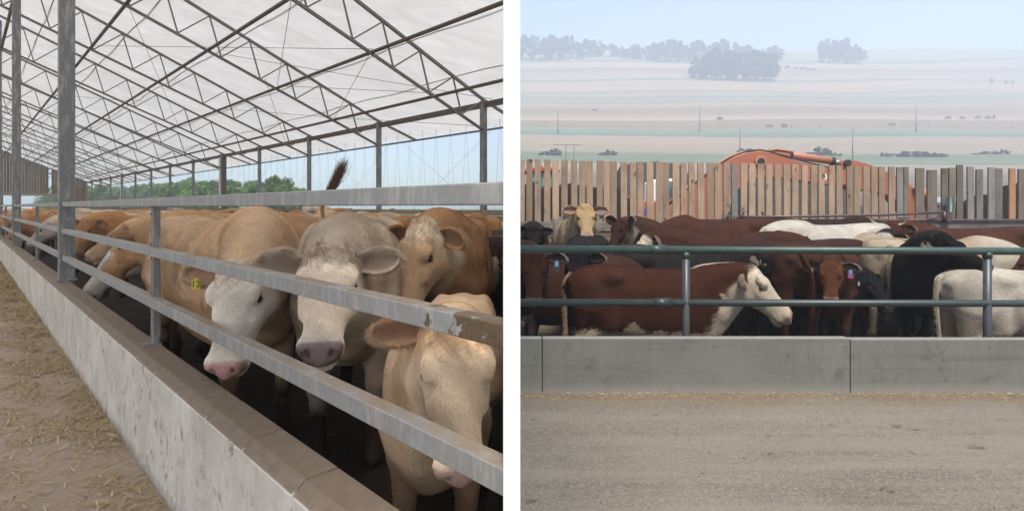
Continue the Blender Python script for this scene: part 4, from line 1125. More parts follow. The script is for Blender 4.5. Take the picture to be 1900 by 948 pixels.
# distant pale truck and sheds through the gaps on the right
Ye = 34
tk = empty('truck', (xb(1745, Ye), Ye, 0)); tag(tk, 'pale blue truck parked far off, seen between the planks right of the excavator', 'truck'); T0 = tk.location
plate('cab', [(1708, 372), (1712, 362), (1728, 362), (1730, 386), (1708, 386)], plain('teal_paint', (.10, .30, .33), .4), 2, 0, .05, tk)
plate('box', [(1732, 366), (1786, 367), (1786, 384), (1732, 384)], plain('pale_blue_paint', (.32, .42, .48), .5), 2, 0, .04, tk)
for px in (1716, 1750, 1775): MB().tube([at(px, 387, Ye) + Vector((0, -.05, 0)) - T0, at(px, 387, Ye) + Vector((0, .3, 0)) - T0], .16, 14).build('wheel', M['black'], tk)

# poles, far cattle fence -----------------------------------------------------------------
def Yof(py): return float(np.interp(384 - py, EY[:, 1] * 1000, EY[:, 0]))
M['pole'] = plain('pole_wood', (.16, .14, .12), .8)
poles = [(1035, 203, 250, 0, 'thin utility pole in the hazy field, leftmost of the five single poles'), (1298, 194, 245, 0, 'tall thin utility pole in the hazy field above the excavator boom'), (1373, 237, 284, 0, 'short utility pole beside a bush just left of the excavator hump'),
         (1582, 237, 300, 1, 'utility pole with a small crossarm right of the orange hydraulic cylinder'), (1700, 198, 247, 0, 'thin utility pole in the hazy field, rightmost of the five single poles')]
for px, a, b, arm, lab in poles:
    Y = Yof(b); h = (b - a) / 1000 * Y; base = at(px, b, Y); base.z = float(terrain_z(base.x, Y)) - .2
    o = empty('utility_pole', base); tag(o, lab, 'pole')
    MB().tube([(0, 0, 0), (0, 0, h + .2)], [.011 * Y * .10 + .03, .03 + .0065 * Y * .1], 8).build('mast', M['pole'], o)
    if arm: MB().box((0, 0, h - .1), (.5, .1, .1)).build('crossarm', M['pole'], o)
    MB().box((0, 0, h + .1), (.12, .12, .12)).build('cap', M['pole'], o)
Y = 115; o = empty('post_frame', at(1057, 300, Y) - Vector((0, 0, 1))); tag(o, 'frame of two posts carrying one long crossbar beyond the left of the picket fence', 'post frame'); T0 = o.location
for px in (1050, 1065): MB().tube([at(px, 312, Y) - T0, at(px, 269, Y) - T0], .14, 8).build('post', M['pole'], o)
MB().box(at(1053.5, 269, Y) - T0, (54 / 1000 * Y, .14, .14)).build('crossbar', M['pole'], o)
MB().box(at(1057.5, 285, Y) - T0, (15 / 1000 * Y, .1, .1)).build('brace', M['pole'], o)
fp = empty('field_fence', at(1400, 240, 252)); tag(fp, 'row of tiny fence posts along the edge of the middle field', 'fence'); T0 = fp.location
for px in range(1010, 1900, 51):
    p = at(px, 240, 252); p.z = float(terrain_z(p.x, p.y)) - .2
    MB().box(p - T0 + Vector((0, 0, 1.0)), (.2, .2, 2.1)).build('fence_post', M['pole'], fp)

ORD = ['first', 'second', 'third', 'fourth', 'fifth', 'sixth', 'seventh', 'eighth', 'ninth', 'tenth', 'eleventh', 'twelfth', 'thirteenth', 'fourteenth', 'fifteenth', 'sixteenth', 'seventeenth', 'eighteenth', 'nineteenth', 'twentieth', 'twenty-first', 'twenty-second', 'twenty-third', 'twenty-fourth']
# trees -------------------------------------------------------------------------------------
def leafmat(name, a, b):
    k = NT(name); oi = k.n('ShaderNodeObjectInfo'); v = k.coord(geo=True); at_ = k.n('ShaderNodeAttribute'); at_.attribute_name = 'leaf'
    c = k.mix(at_.outputs['Fac'], a, b)
    hs = k.n('ShaderNodeHueSaturation'); k.l(c, hs.inputs['Color']); k.l(k.math('ADD', k.math('MULTIPLY', oi.outputs['Random'], .5), .75), hs.inputs['Value'])
    k.l(k.math('ADD', k.math('MULTIPLY', oi.outputs['Random'], .03), .485), hs.inputs['Hue'])
    k.l(hs.outputs[0], k.b.inputs['Base Color']); k.b.inputs['Roughness'].default_value = .7; k.b.inputs['Specular IOR Level'].default_value = .2
    tr = k.n('ShaderNodeBsdfTranslucent'); k.l(hs.outputs[0], tr.inputs[0]); mx = k.n('ShaderNodeMixShader'); mx.inputs[0].default_value = .35
    k.l(k.b.outputs[0], mx.inputs[1]); k.l(tr.outputs[0], mx.inputs[2]); k.l(mx.outputs[0], k.out.inputs[0]); return k.m
M['leaf'] = leafmat('leaves', (.07, .12, .03), (.17, .27, .07))
M['leaf_far'] = leafmat('dark_leaves', (.022, .045, .018), (.055, .09, .035))
M['bark'] = plain('bark', (.10, .08, .06), .9, 0, .3, 6, .4)
def tree_meshes(seed, n=2600, wide=.36, lobes=26, leaf=.028, mat='leaf', bush=False):
    """a tree one metre high; scaled when placed"""
    rng = np.random.RandomState(seed)
    C = []; R_ = []
    for i in range(lobes):
        a = rng.rand() * 6.283; z = rng.uniform(.02, .55) if bush else rng.uniform(.22, .88)
        prof = math.sqrt(max(.05, 1 - ((z - .52) / .50) ** 2)) if not bush else math.sqrt(max(.05, 1 - (z / 1.0) ** 2))
        r = wide * prof * rng.uniform(.25, 1.0)
        C.append((r * math.cos(a), r * math.sin(a), z)); R_.append(rng.uniform(.07, .15) * (1.1 if z < .7 else .85))
    C = np.array(C); R_ = np.array(R_)
    idx = rng.randint(0, lobes, n); d = rng.normal(size=(n, 3)); d /= np.linalg.norm(d, axis=1)[:, None]
    P = C[idx] + d * (R_[idx] * rng.uniform(.55, 1.08, n))[:, None]
    nn = d + rng.normal(size=(n, 3)) * .6; nn /= np.linalg.norm(nn, axis=1)[:, None]
    s = np.cross(nn, rng.normal(size=(n, 3))); s /= np.linalg.norm(s, axis=1)[:, None]; u = np.cross(nn, s)
    sz = (leaf * rng.uniform(.5, 1.2, n))[:, None]
    vs = np.stack([P - s * sz - u * sz * .6, P + s * sz - u * sz * .5, P + s * sz * .8 + u * sz * .7, P - s * sz * .9 + u * sz * .6], 1).reshape(-1, 3)
    if bush: vs[:, 2] = np.maximum(vs[:, 2], -.02)
    Q = np.arange(n * 4).reshape(-1, 4)
    me = mesh_from('crown', vs, Q, M[mat], smooth=False)
    la = me.attributes.new('leaf', 'FLOAT', 'POINT'); val = np.clip(rng.rand(lobes)[idx] * .6 + rng.rand(n) * .4, 0, 1); la.data.foreach_set('value', np.repeat(val, 4).astype(np.float32))
    mb = MB(); mb.tube([(0, 0, -.05), (.004, 0, .2), (.01, .01, .5), (0, 0, .75)] if not bush else [(0, 0, -.05), (0, 0, .4)], [.026, .02, .012, .004] if not bush else [.03, .01], 8)
    for i in range(9 if not bush else 4):
        c = C[rng.randint(lobes)]; z0 = min(c[2] * .55, .5) if not bush else .02
        mb.tube([(0, 0, z0), tuple(c * np.array([.5, .5, 1]) * np.array([1, 1, .85])), tuple(c)], [.011, .007, .003], 5)
    return me, mb.mesh('trunk', M['bark'])
def put_tree(name, meshes, loc, h, w, label, group=None, cat='tree', rz=None):
    o = empty(name, loc, random.uniform(0, 6.28) if rz is None else rz); o.scale = (w, w, h)
    tag(o, label, cat, group)
    link('crown', meshes[0], o); link('trunk' if cat == 'tree' else 'stem', meshes[1], o); return o
TM = [tree_meshes(s, 5200, wd, lb, .021) for s, wd, lb in ((1, .36, 34), (2, .30, 28), (3, .42, 38))]
TF = [tree_meshes(s + 10, 1500, wd, lb, .035, 'leaf_far') for s, wd, lb in ((1, .34, 24), (2, .26, 20), (3, .42, 28))]
BF = [tree_meshes(s + 20, 1100, .55, 22, .05, 'leaf_far', True) for s in (1, 2)]
left_trees = [(575, 353, 40), (556, 350, 42), (536, 338, 43), (519, 323, 42), (500, 333, 44), (487, 326, 50), (470, 336, 41), (452, 331, 43), (434, 337, 39), (416, 330, 44), (400, 338, 40), (384, 327, 43), (368, 332, 39), (352, 334, 44), (336, 329, 41), (318, 340, 43), (300, 336, 40), (282, 334, 44), (264, 341, 41), (246, 338, 43), (228, 343, 40), (208, 341, 45), (190, 348, 40), (172, 350, 44)]
for i, (px, ty, v) in enumerate(left_trees):
    v *= .62; Y = v / (.70008 * (px - 950) / 1000 + .71407); x = (px - 950) / 1000 * Y
    h = 1.72 + (384 - ty) / 1000 * Y + .3
    if i == 3: lab = 'broad green tree standing tallest at the right end of the row beyond the barn'
    elif i == 0: lab = 'small green tree at the far right end of the row beyond the barn'
    else: lab = 'leafy green tree, ' + ORD[i] + ' from the right in the row beyond the open barn side'
    put_tree('broadleaf_tree', TM[i % 3], (x, Y, -.42), h * 1.03, h * random.uniform(.95, 1.2), lab, 'trees beyond the barn')
for i, (px, ty) in enumerate(((100, 352), (118, 360), (140, 356), (160, 354), (186, 350))):
    Y = 108; put_tree('broadleaf_tree', TM[px % 3], ((px - 950) / 1000 * Y, Y, -.42), 7, 8, 'dark leafy tree, ' + ORD[i] + ' from the left beyond the doorway at the far barn end', 'trees beyond the barn doorway')
far = []
for px, ty, by in [(968, 68, 113), (985, 70, 113), (1003, 71, 114), (1022, 70, 114), (1040, 74, 114), (1057, 67, 113), (1073, 82, 113), (1090, 78, 111), (1105, 77, 109), (1114, 86, 108)]:
    far.append((px, ty, by, 'pale blue tree, NTH from the left in the hazy grove on the left skyline', 'trees of the left skyline grove'))
for px, ty, by in [(1137, 85, 108), (1150, 88, 108), (1165, 92, 110), (1178, 84, 108), (1190, 90, 112), (1206, 87, 112), (1216, 80, 113), (1232, 76, 114), (1246, 73, 114), (1260, 75, 114), (1276, 82, 114), (1290, 72, 114), (1303, 76, 112), (1318, 79, 112), (1332, 74, 112), (1345, 72, 112), (1362, 78, 112), (1378, 83, 112), (1390, 84, 111), (1410, 90, 112), (1432, 84, 111), (1446, 92, 111)]:
    far.append((px, ty, by, 'pale tree, NTH from the left in the long hazy belt along the middle skyline', 'trees of the middle skyline belt'))
for px, ty, by in [(1300, 104, 147), (1312, 98, 148), (1326, 92, 148), (1338, 97, 148), (1350, 93, 148), (1364, 96, 148), (1378, 92, 148), (1392, 95, 148), (1406, 93, 148), (1418, 99, 148), (1430, 97, 147)]:
    far.append((px, ty, by, 'dark tree, NTH from the left in the dense clump below the middle skyline', 'trees of the dark clump'))
for px, ty, by in [(1528, 78, 116), (1538, 72, 117)]: far.append((px, ty, by, 'slim hazy tree, NTH from the left of the isolated group on the right skyline', 'trees of the isolated pair, left half'))
for px, ty, by in [(1558, 76, 117), (1568, 73, 118), (1582, 82, 118), (1594, 84, 117)]: far.append((px, ty, by, 'round hazy tree, NTH from the left in the right half of the isolated skyline group', 'trees of the isolated pair, right half'))
seen = {}
for i, (px, ty, by, lab, gr) in enumerate(far):
    seen[gr] = seen.get(gr, 0) + 1; lab = lab.replace('NTH', ORD[seen[gr] - 1])
    Y = Yof(by) + random.uniform(-3, 3); x = (px - 950) / 1000 * Y; z = float(terrain_z(x, Y)) - .3
    h = (by - ty) / 1000 * Y * 1.08
    put_tree('distant_tree', TF[i % 3], (x, Y, z), h, max(h, 21) * random.uniform(.80, 1.1), lab, gr)
for i, (px, ty, by) in enumerate(((1460, 116, 126), (1475, 120, 127), (1487, 121, 128), (1500, 124, 129), (1510, 126, 130))):
    Y = Yof(by); x = (px - 950) / 1000 * Y; put_tree('distant_shrub', BF[px % 2], (x, Y, float(terrain_z(x, Y)) - .2), (by - ty) / 1000 * Y, 5.4, 'small hazy shrub, ' + ORD[i] + ' of five trailing right of the skyline tree belt', 'shrubs right of the belt', 'shrub')
for i, (px, ty, by) in enumerate(((1840, 145, 154), (1866, 149, 155), (1879, 150, 155))):
    Y = Yof(by); x = (px - 950) / 1000 * Y; put_tree('distant_tree', TF[1], (x, Y, float(terrain_z(x, Y)) - .2), (by - ty) / 1000 * Y * 1.1, 4.2, 'tiny pointed tree, ' + ORD[i] + ' of three near the right edge of the hazy field', 'tiny trees at the right edge of the fields')
bushes = [(1010, 280, 288, 22, 'low bush behind the two-post frame in the lower field'), (1030, 276, 288, 26, 'rounded bush just left of the two-post frame'), (1120, 281, 288, 18, 'small left half of the double bush above the left fence'), (1135, 277, 288, 24, 'rounded bush right of the two-post frame'), (1385, 273, 285, 30, 'bush behind the top of the excavator hump'),
          (1528, 272, 288, 34, 'rounded bush above the hydraulic cylinder of the excavator'), (1500, 281, 288, 26, 'low bush left of the rounded bush above the cylinder'), (1550, 282, 289, 22, 'low bush right of the rounded bush above the cylinder'), (1642, 281, 291, 14, 'small round bush at the left end of the long hedge'), (1670, 283, 291, 30, 'low left piece of the long hedge in the lower field'), (1692, 278, 291, 34, 'tallest bush of the long hedge in the lower field'),
          (1718, 279, 291, 32, 'middle bush of the long hedge right of the tallest one'), (1742, 283, 291, 26, 'low right end of the long hedge in the lower field'), (1810, 283, 286, 24, 'thin low bush at the right edge of the lower field'), (1840, 279, 286, 30, 'bush near the right edge of the lower field'), (1866, 276, 286, 16, 'small pointed bush at the far right of the lower field'), (1103, 202, 206, 10, 'tiny shrub high in the middle field on the left')]
for i, (px, ty, by, wpx, lab) in enumerate(bushes):
    Y = Yof(by); x = (px - 950) / 1000 * Y
    put_tree('field_bush', BF[i % 2], (x, Y, float(terrain_z(x, Y)) - .15), (by - ty) / 1000 * Y * 1.5, wpx / 1000 * Y * 1.0, lab, None, 'bush')

# straw and stalks on the aisle ------------------------------------------------------------
M['straw'] = plain('straw', (.46, .33, .17), .8, 0, .4, 30)
M['straw'].name = 'straw'
def straw():
    rng = np.random.RandomState(4); n = 38000
    u = rng.uniform(-1, 34, n * 3); v = .815 - np.abs(rng.normal(0, .5, n * 3)) ** 1.15
    p = np.clip(.08 + (u - 1.5) / 4.5, .10, 1) * np.where(v > .55, 1.0, .8); p *= .25 + .75 * (np.sin(u * 2.1 + 2 * np.sin(v * 5)) * np.sin(v * 7 + u) + .5 * np.sin(u * 5.3 + v * 9) > -.1)
    keep = rng.rand(n * 3) < p; u = u[keep][:n]; v = v[keep][:n]; n = len(u)
    L = rng.uniform(.004, .034, n) ** 1.15 * 1.6 * (1 + .05 * u); w = rng.uniform(.0006, .0024, n) * (1 + .12 * u); a = rng.rand(n) * 6.283; tilt = rng.normal(0, .25, n)
    pile = np.clip((v - .45) * 3, 0, 1) * np.clip((u - 3) / 6, 0, 1)
    z = .008 + rng.rand(n) * (.012 + .06 * pile)
    c = np.stack([DU.x * u + DV.x * v, DU.y * u + DV.y * v, z], 1)
    d = np.stack([np.cos(a) * np.cos(tilt), np.sin(a) * np.cos(tilt), np.sin(tilt)], 1) * L[:, None]; s = np.stack([-np.sin(a), np.cos(a), np.zeros(n)], 1) * w[:, None]; up = np.array([0, 0, 1.]) * w[:, None] * .6
    m0 = c + up
    vs = np.stack([c - d - s, c - d + s, m0 + s * 1.1, m0 - s * 1.1, c + d + s, c + d - s], 1).reshape(-1, 3)
    b = np.arange(n)[:, None] * 6
    Q = np.concatenate([b + np.array([[0, 1, 2, 3]]), b + np.array([[3, 2, 4, 5]])])
    keepx = vs[:, 0].reshape(-1, 6).max(1) < -.01
    kq = np.concatenate([keepx, keepx]); Q = Q[kq]
    tag(link('straw', mesh_from('straw', vs, Q, M['straw'], False)), 'loose straw and chopped stalks strewn along the foot of the feed wall', 'straw', None, 'stuff')
straw()
def husks():
    rng = random.Random(3); mb = MB()
    for px, py in ((95, 640), (100, 655), (160, 610), (190, 745), (205, 790), (185, 800), (60, 560), (70, 700), (200, 770), (60, 610), (150, 665), (215, 812), (100, 668)):
        t_ = 1000 * EYE / (py - 384); p = at(px, py, t_); p.z = .012; a = rng.random() * 6.28
        for i in range(3):
            L = rng.uniform(.04, .10); q = p + Vector((math.cos(a), math.sin(a), 0)) * L + Vector((0, 0, rng.uniform(0, .02)))
            mb.bar(p, q, rng.uniform(.008, .02), .003); a += rng.uniform(-.5, .5); p = p + Vector((rng.uniform(-.02, .02), rng.uniform(-.02, .02), .003))
    o = mb.build('husk', M['straw_pale']); tag(o, 'pale dry corn husks scattered on the aisle floor', 'husks', None, 'stuff')
M['straw_pale'] = plain('pale_husk', (.55, .45, .30), .8, 0, .3, 20)
husks()
def chips():
    rng = np.random.RandomState(8); n = 2600
    u = rng.uniform(-1, 26, n); v = .80 - np.abs(rng.normal(0, .75, n)); a = rng.rand(n) * 6.283; L = rng.uniform(.008, .032, n) * (1 + .04 * u.clip(0)); w = rng.uniform(.002, .005, n) * (1 + .06 * u.clip(0)); tl = rng.normal(0, .3, n)
    c = np.stack([DU.x * u + DV.x * v, DU.y * u + DV.y * v, .02 + 0 * u], 1); d = np.stack([np.cos(a) * np.cos(tl), np.sin(a) * np.cos(tl), np.sin(tl)], 1) * L[:, None]; s = np.stack([-np.sin(a), np.cos(a), 0 * a], 1) * w[:, None]
    vs = np.stack([c - d - s, c - d + s, c + d * .9 + s * .6, c + d - s * .7], 1); vs = vs[vs[:, :, 0].max(1) < -.01]; k_ = len(vs)
    tag(link('chaff', mesh_from('chaff', vs.reshape(-1, 3), np.arange(k_ * 4).reshape(-1, 4), M['straw_pale'], False)), 'pale chips of chaff sprinkled over the aisle dirt', 'chaff', None, 'stuff')
chips()
def stones():
    rng = np.random.RandomState(9); n = 5200
    X = rng.uniform(.05, 7.5, n); Y = 2.6 + 2.35 * rng.rand(n) ** .8; r = rng.uniform(.0025, .007, n) * (1 + (rng.rand(n) > .96))
    base = np.array([(1, 0, 0), (0, 1, 0), (-1, 0, 0), (0, -1, 0), (0, 0, .7)], float)
    vs = []; 
    rot = rng.rand(n) * 6.28
    bx = base[None, :, 0] * np.cos(rot)[:, None] - base[None, :, 1] * np.sin(rot)[:, None] * .7; by = base[None, :, 0] * np.sin(rot)[:, None] + base[None, :, 1] * np.cos(rot)[:, None] * .7
    P = np.stack([X[:, None] + bx * r[:, None], Y[:, None] + by * r[:, None], -.003 + base[None, :, 2] * r[:, None] * 1.2 + 0 * bx], 2).reshape(-1, 3)
    b = np.arange(n)[:, None] * 5; T_ = np.concatenate([b + np.array([[0, 1, 4]]), b + np.array([[1, 2, 4]]), b + np.array([[2, 3, 4]]), b + np.array([[3, 0, 4]])])
    k = NT('loose_stone'); v = k.coord(geo=True); vo = k.n('ShaderNodeTexWhiteNoise'); sn = k.n('ShaderNodeVectorMath', operation='SNAP'); k.l(v, sn.inputs[0]); sn.inputs[1].default_value = (.03, .03, 9)
    k.l(sn.outputs[0], vo.inputs[0]); c = k.ramp(vo.outputs[0], [(.0, (.10, .10, .11)), (.4, (.10, .085, .07)), (.75, (.14, .12, .098)), (1, (.24, .215, .18))])
    o = link('loose_gravel', mesh_from('loose_gravel', P, T_, k.fin(c, .9), False)); tag(o, 'small loose stones scattered over the gravel road', 'gravel', None, 'stuff')
    # wisps of straw at the foot of the bunk wall
    n = 1600; X = rng.uniform(.05, 7, n); Y = 4.99 - np.abs(rng.normal(0, .10, n)); a = rng.rand(n) * 6.28; L = rng.uniform(.01, .035, n); tl = np.abs(rng.normal(0, .3, n))
    c = np.stack([X, Y, np.full(n, .006)], 1); d = np.stack([np.cos(a) * np.cos(tl), -np.abs(np.sin(a)) * np.cos(tl), np.sin(tl)], 1) * L[:, None]; s = np.stack([-np.sin(a), np.cos(a), np.zeros(n)], 1) * .0022
    vs = np.stack([c - s, c + s, c + d + s, c + d - s], 1).reshape(-1, 3)
    tag(link('feed_wisps', mesh_from('feed_wisps', vs, np.arange(n * 4).reshape(-1, 4), M['straw'], False)), 'wisps of spilled feed along the foot of the bunk wall', 'straw', None, 'stuff')
stones()

# birds on the timber --------------------------------------------------------------------
def bird_mesh():
    F = Field((-.16, -.07, -.03), (.16, .07, .22), .006)
    F.loft((0, 0, 0), np.eye(3), [(-.05, .012, .10, .06), (-.02, .035, .125, .05), (.02, .04, .14, .055), (.05, .03, .15, .09), (.07, .015, .15, .12)], .01, 2)
    F.ell((.075, 0, .165), (.026, .022, .022), .015); F.cone((.095, 0, .165), (.125, 0, .158), .009, .003, .008)
    F.cone((-.04, 0, .08), (-.13, 0, .05), .016, .010, .01)
    for s in (-1, 1): F.cone((.015, s * .015, .06), (.02, s * .016, 0), .006, .004, .006)
    p, q = F.mesh(); return mesh_from('bird', p, q, M['black'])
bm_ = bird_mesh()
for px, py, rz, lab in ((1352, 412, .3, 'black bird perched on the timber fence, leftmost of three'), (1378, 410, .1, 'black bird perched at the end of the rusty gate pipe, middle of three'), (1416, 411, 2.6, 'black bird perched on the timber fence below the excavator, rightmost of three')):
    o = link('bird', bm_, None, loc=at(px, py, 9.6), rot=(0, -.35, rz), scale=(.85,) * 3); o.location.z = zb(410.8); tag(o, lab, 'bird', 'birds on the timber fence')
# ---------------------------------------------------------------- cattle placement
_base_shape = cattle_shape
ALLCOWS = []
def eye_mesh():
    bm = bmesh.new(); bmesh.ops.create_uvsphere(bm, u_segments=16, v_segments=10, radius=1)
    for f in bm.faces: f.smooth = True
    me = bpy.data.meshes.new('eye'); bm.to_mesh(me); bm.free(); me.materials.append(M['eye']); return me
EYEM = eye_mesh()
M['tag_yellow'] = plain('yellow_tag', (.55, .46, .05), .5, 0, .05); M['tag_blue'] = plain('blue_tag', (.10, .19, .30), .5, 0, .05)
M['tag_black'] = plain('black_tag', (.02, .02, .03), .5, 0, .05); M['tag_pink'] = plain('magenta_tag', (.22, .05, .15), .5, 0, .05)
M['tag_white'] = plain('pale_tag', (.25, .26, .24), .5, 0, .05); M['tag_red'] = plain('red_tag', (.6, .06, .05), .5, 0, .05); M['ink'] = plain('tag_ink', (.02, .02, .02), .6)

def cow(label, loc, heading, s=1.0, coat=None, fur=0, long=1.0, horns=None, tags=(), group=None, name='steer', floor=None, furkw={}, zoff=0, **shape):
    """loc: ground point under the middle; heading: world angle the animal faces"""
    d = cattle_shape(**shape)
    if long != 1.0:
        x = d['v'][:, 0]; d['v'][:, 0] = np.where(x < .4, .4 + (x - .4) * long, x)
    col = coat_colours(d, coat)
    me = mesh_from('body', d['v'], d['q'], M['coat'])
    a = me.color_attributes.new('coat', 'FLOAT_COLOR', 'POINT'); a.data.foreach_set('color', np.concatenate([col, d['wet'][:, None]], 1).astype(np.float32).ravel())
    r = empty(name, loc, heading); r.scale = (s, s, s); tag(r, label, 'cow', group)
    link('body', me, r)
    hs = d['hs']
    for sg in (-1, 1):
        link('eye', EYEM, r, loc=d['H'](.182, sg * .108, -.026), scale=(.019 * hs,) * 3)
    Rm = Matrix([list(x) for x in d['R']])
    for sg, cols, txt in tags:
        up, back = shape.get('ears', (.15, -.1))
        ed = d['R'] @ np.array([-back, sg * 1.0, up + sg * shape.get('eartilt', 0)]); ed /= np.linalg.norm(ed)
        p = Vector(d['H'](.015, sg * .095, -.045) + ed * .125 * hs + d['R'][:, 0] * .022 + d['R'][:, 2] * .01)
        prev = None
        yaw = shape.get('yaw', 0)
        face = Vector((math.cos(yaw), math.sin(yaw), 0)); side = Vector((-face.y, face.x, 0))
        R3 = Matrix((side, -face, Vector((0, 0, 1)))).transposed()
        off = 0
        for i, c in enumerate(cols):
            hgt = .055 if i == 0 else .05
            mb = MB(); cc = p + face * .012 + Vector((0, 0, -off - hgt / 2))
            wv = .040 if i == 0 else .055
            mb.prism([(-wv / 2, -hgt / 2), (wv / 2, -hgt / 2), (wv / 2, hgt * .2), (wv * .18, hgt / 2), (-wv * .18, hgt / 2), (-wv / 2, hgt * .2)] if i == 0 else [(-wv / 2, -hgt / 2), (wv / 2, -hgt / 2), (wv / 2, hgt / 2), (-wv / 2, hgt / 2)], cc, side, (0, 0, 1), face, .003)
            o = mb.build('ear_tag', M[c], r)
            if txt and i == 0:
                cu = bpy.data.curves.new('number', 'FONT'); cu.body = txt; cu.size = .045; cu.extrude = .0005; cu.align_x = 'CENTER'
                tmp = bpy.data.objects.new('number', cu); COL.objects.link(tmp); mt = bpy.data.meshes.new_from_object(tmp); bpy.data.objects.remove(tmp)
                mt.materials.clear(); mt.materials.append(M['ink'])
                ob = link('number', mt, o); ob.matrix_local = Matrix.Translation(cc + face * .0042 - Vector((0, 0, .018))) @ (Matrix((side, Vector((0, 0, 1)), face)).transposed()).to_4x4()
            off += hgt + .001
    if horns:
        hl, hr = horns
        for sg in (-1, 1):
            p0 = d['H'](-.005, sg * .07, .0); P = [p0, p0 + d['R'] @ np.array([-.01, sg * hl * .6, .02]), p0 + d['R'] @ np.array([-.02, sg * hl, .02 + hr])]
            sp = spline(P, 8); v, q = tube_mesh(sp, np.linspace(.024, .005, 8), 10); link('horn', mesh_from('horn', v, q, M['horn']), r)
    if fur:
        kw = dict(seed=len(ALLCOWS)); kw.update(furkw); add_fur(r, d, col, fur, **kw)
    if shape.get('tail') is not None or fur:
        # tassel of the tail
        rng = np.random.RandomState(5); tp = d['tail'].copy()
        x = tp[:, 0]; tp[:, 0] = np.where(x < .4, .4 + (x - .4) * long, x)
        end = tp[-1]; dirv = tp[-1] - tp[-4]; dirv /= np.linalg.norm(dirv); n = 900
        t_ = rng.rand(n, 1); root_ = tp[-5] * (1 - t_) + end * t_ + rng.normal(size=(n, 3)) * .006
        tc = coat.get('tassel', tuple(x_ * .6 for x_ in coat.get('tail', coat['body'])))
        strands('tail_hair', root_, dirv + rng.normal(size=(n, 3)) * .07, rng.uniform(.10, .30, n), np.full(n, .0016), np.tile(np.array(tc), (n, 1)) * rng.uniform(.6, 1.3, (n, 1)), M['hair'], r, segs=6, curl=.012, droop=coat.get('tdroop', .0), seed=3, curl_n=.8)
    ALLCOWS.append(r)
    return r, d

def by_head(px, Y, hdir, head, s):
    """ground point so that the poll sits over pixel column px at distance Y"""
    a = math.atan2(hdir[1], hdir[0]); x = (px - 950) / 1000 * Y
    h = np.array(head) * s
    return ((x - (math.cos(a) * h[0] - math.sin(a) * h[1]), Y - (math.sin(a) * h[0] + math.cos(a) * h[1])), a)

def copy_tree(o, parent=None):
    c = o.copy(); COL.objects.link(c); c.parent = parent
    for ch in o.children: copy_tree(ch, c)
    return c

TAN, TANL, GOLD, BROWN, CREAM = (.60, .36, .19), (.68, .46, .27), (.56, .29, .12), (.45, .22, .095), (.74, .62, .46)
WHITEF = (.66, .60, .52); PINK = (.60, .34, .31)
# light
# --- A: the pale one in the middle facing the camera
hd = (1.0, .0, 1.17); (x, y), a = by_head(612, 2.90, (.17, -1), hd, 1.2)
cA = dict(body=(.68, .565, .45), face=(0.82, 0.708, 0.578), topknot=(0.319, 0.236, 0.171), muzzle=(.22, .16, .165), lower_tone=(0.496, 0.33, 0.212), patch=(0.732, 0.637, 0.519), patch_at=.3, ear=(0.614, 0.496, 0.389), earin=(.30, .22, .17), band=.9, bandcol=(0.779, 0.684, 0.578), mud=1.0, mudh=.40, seed=3, lid=(.2, .13, .1))
A_, dA = cow('big cream bull facing the camera behind the rails, curly grey-brown forelock', (x, y, FLOORZ), a, 1.2, cA, fur=230000, res=.0115, head=hd, yaw=.04, pitch=.70, roll=.02, hs=1.0, ears=(.20, -.05), fat=1.04, furkw=dict(curly=1.7, hair_w=1.5, body_len=.024))
# --- B: tan one with white face and pink nose
hd = (1.00, -.27, 1.10); (x, y), a = by_head(446, 3.20, (1.0, -1.02), hd, 1.2)
cB = dict(body=(.70, .50, .325), face=(0.802, 0.732, 0.649), facew=1, topknot=(0.708, 0.555, 0.401), muzzle=PINK, lower_tone=(0.543, 0.342, 0.189), ear=(0.708, 0.519, 0.354), earin=(.62, .38, .30), lid=(.62, .30, .26), band=1, bandcol=(0.82, 0.779, 0.684), mud=.9, mudh=.42, seed=11, cheek=(0.732, 0.614, 0.496))
cow('tan steer with white face and pink nose lowered at the rails, yellow tag marked 12', (x, y, FLOORZ), a, 1.2, cB, fur=200000, res=.013, long=1.30, head=hd, yaw=-.72, pitch=1.08, roll=.10, hs=1.03, ears=(.02, -.05), tags=[(-1, ['tag_yellow'], '12')], hump=.03, furkw=dict(curly=.8, hair_w=1.5, body_len=.024))
# --- C: cropped one at the right edge with lowered head
hd = (.98, .18, 1.46); (x, y), a = by_head(848, 1.88, (-.03, -1), hd, .86)
cC = dict(body=(.66, .49, .33), face=(.66, .53, .39), topknot=(0.684, 0.448, 0.26), muzzle=(.45, .30, .26), lower_tone=(0.531, 0.33, 0.189), ear=(0.732, 0.472, 0.307), band=.8, bandcol=(0.779, 0.661, 0.519), seed=14, mud=.8)
cow('light tan young steer with lowered head at the right end of the rails', (x, y, FLOORZ), a, .86, cC, fur=150000, res=.013, head=hd, yaw=.22, pitch=1.2, hs=1.16, ears=(-.05, .0), earlen=(.95, .12), fat=.70, furkw=dict(curly=.9, hair_w=1.4, body_len=.022))
# --- D: brown with a curly grey forehead
hd = (.97, -.12, 1.27); (x, y), a = by_head(784, 3.95, (.04, -1), hd, 1.18)
cD = dict(body=(.44, .245, .125), face=(0.496, 0.342, 0.212), topknot=(0.614, 0.519, 0.401), muzzle=(.48, .33, .29), lower_tone=(0.33, 0.153, 0.0708), ear=(0.448, 0.236, 0.106), earin=(.3, .16, .1), band=.6, bandcol=(0.59, 0.448, 0.33), seed=21, mud=.6)
cow('rich brown bull with curly grey forehead standing behind the big cream bull', (x, y, FLOORZ), a, 1.18, cD, fur=120000, res=.016, head=hd, yaw=-.62, pitch=1.05, hs=1.08, ears=(.1, -.2), fat=.95, hump=.02, furkw=dict(curly=1.8, hair_w=2.0, body_len=.024))
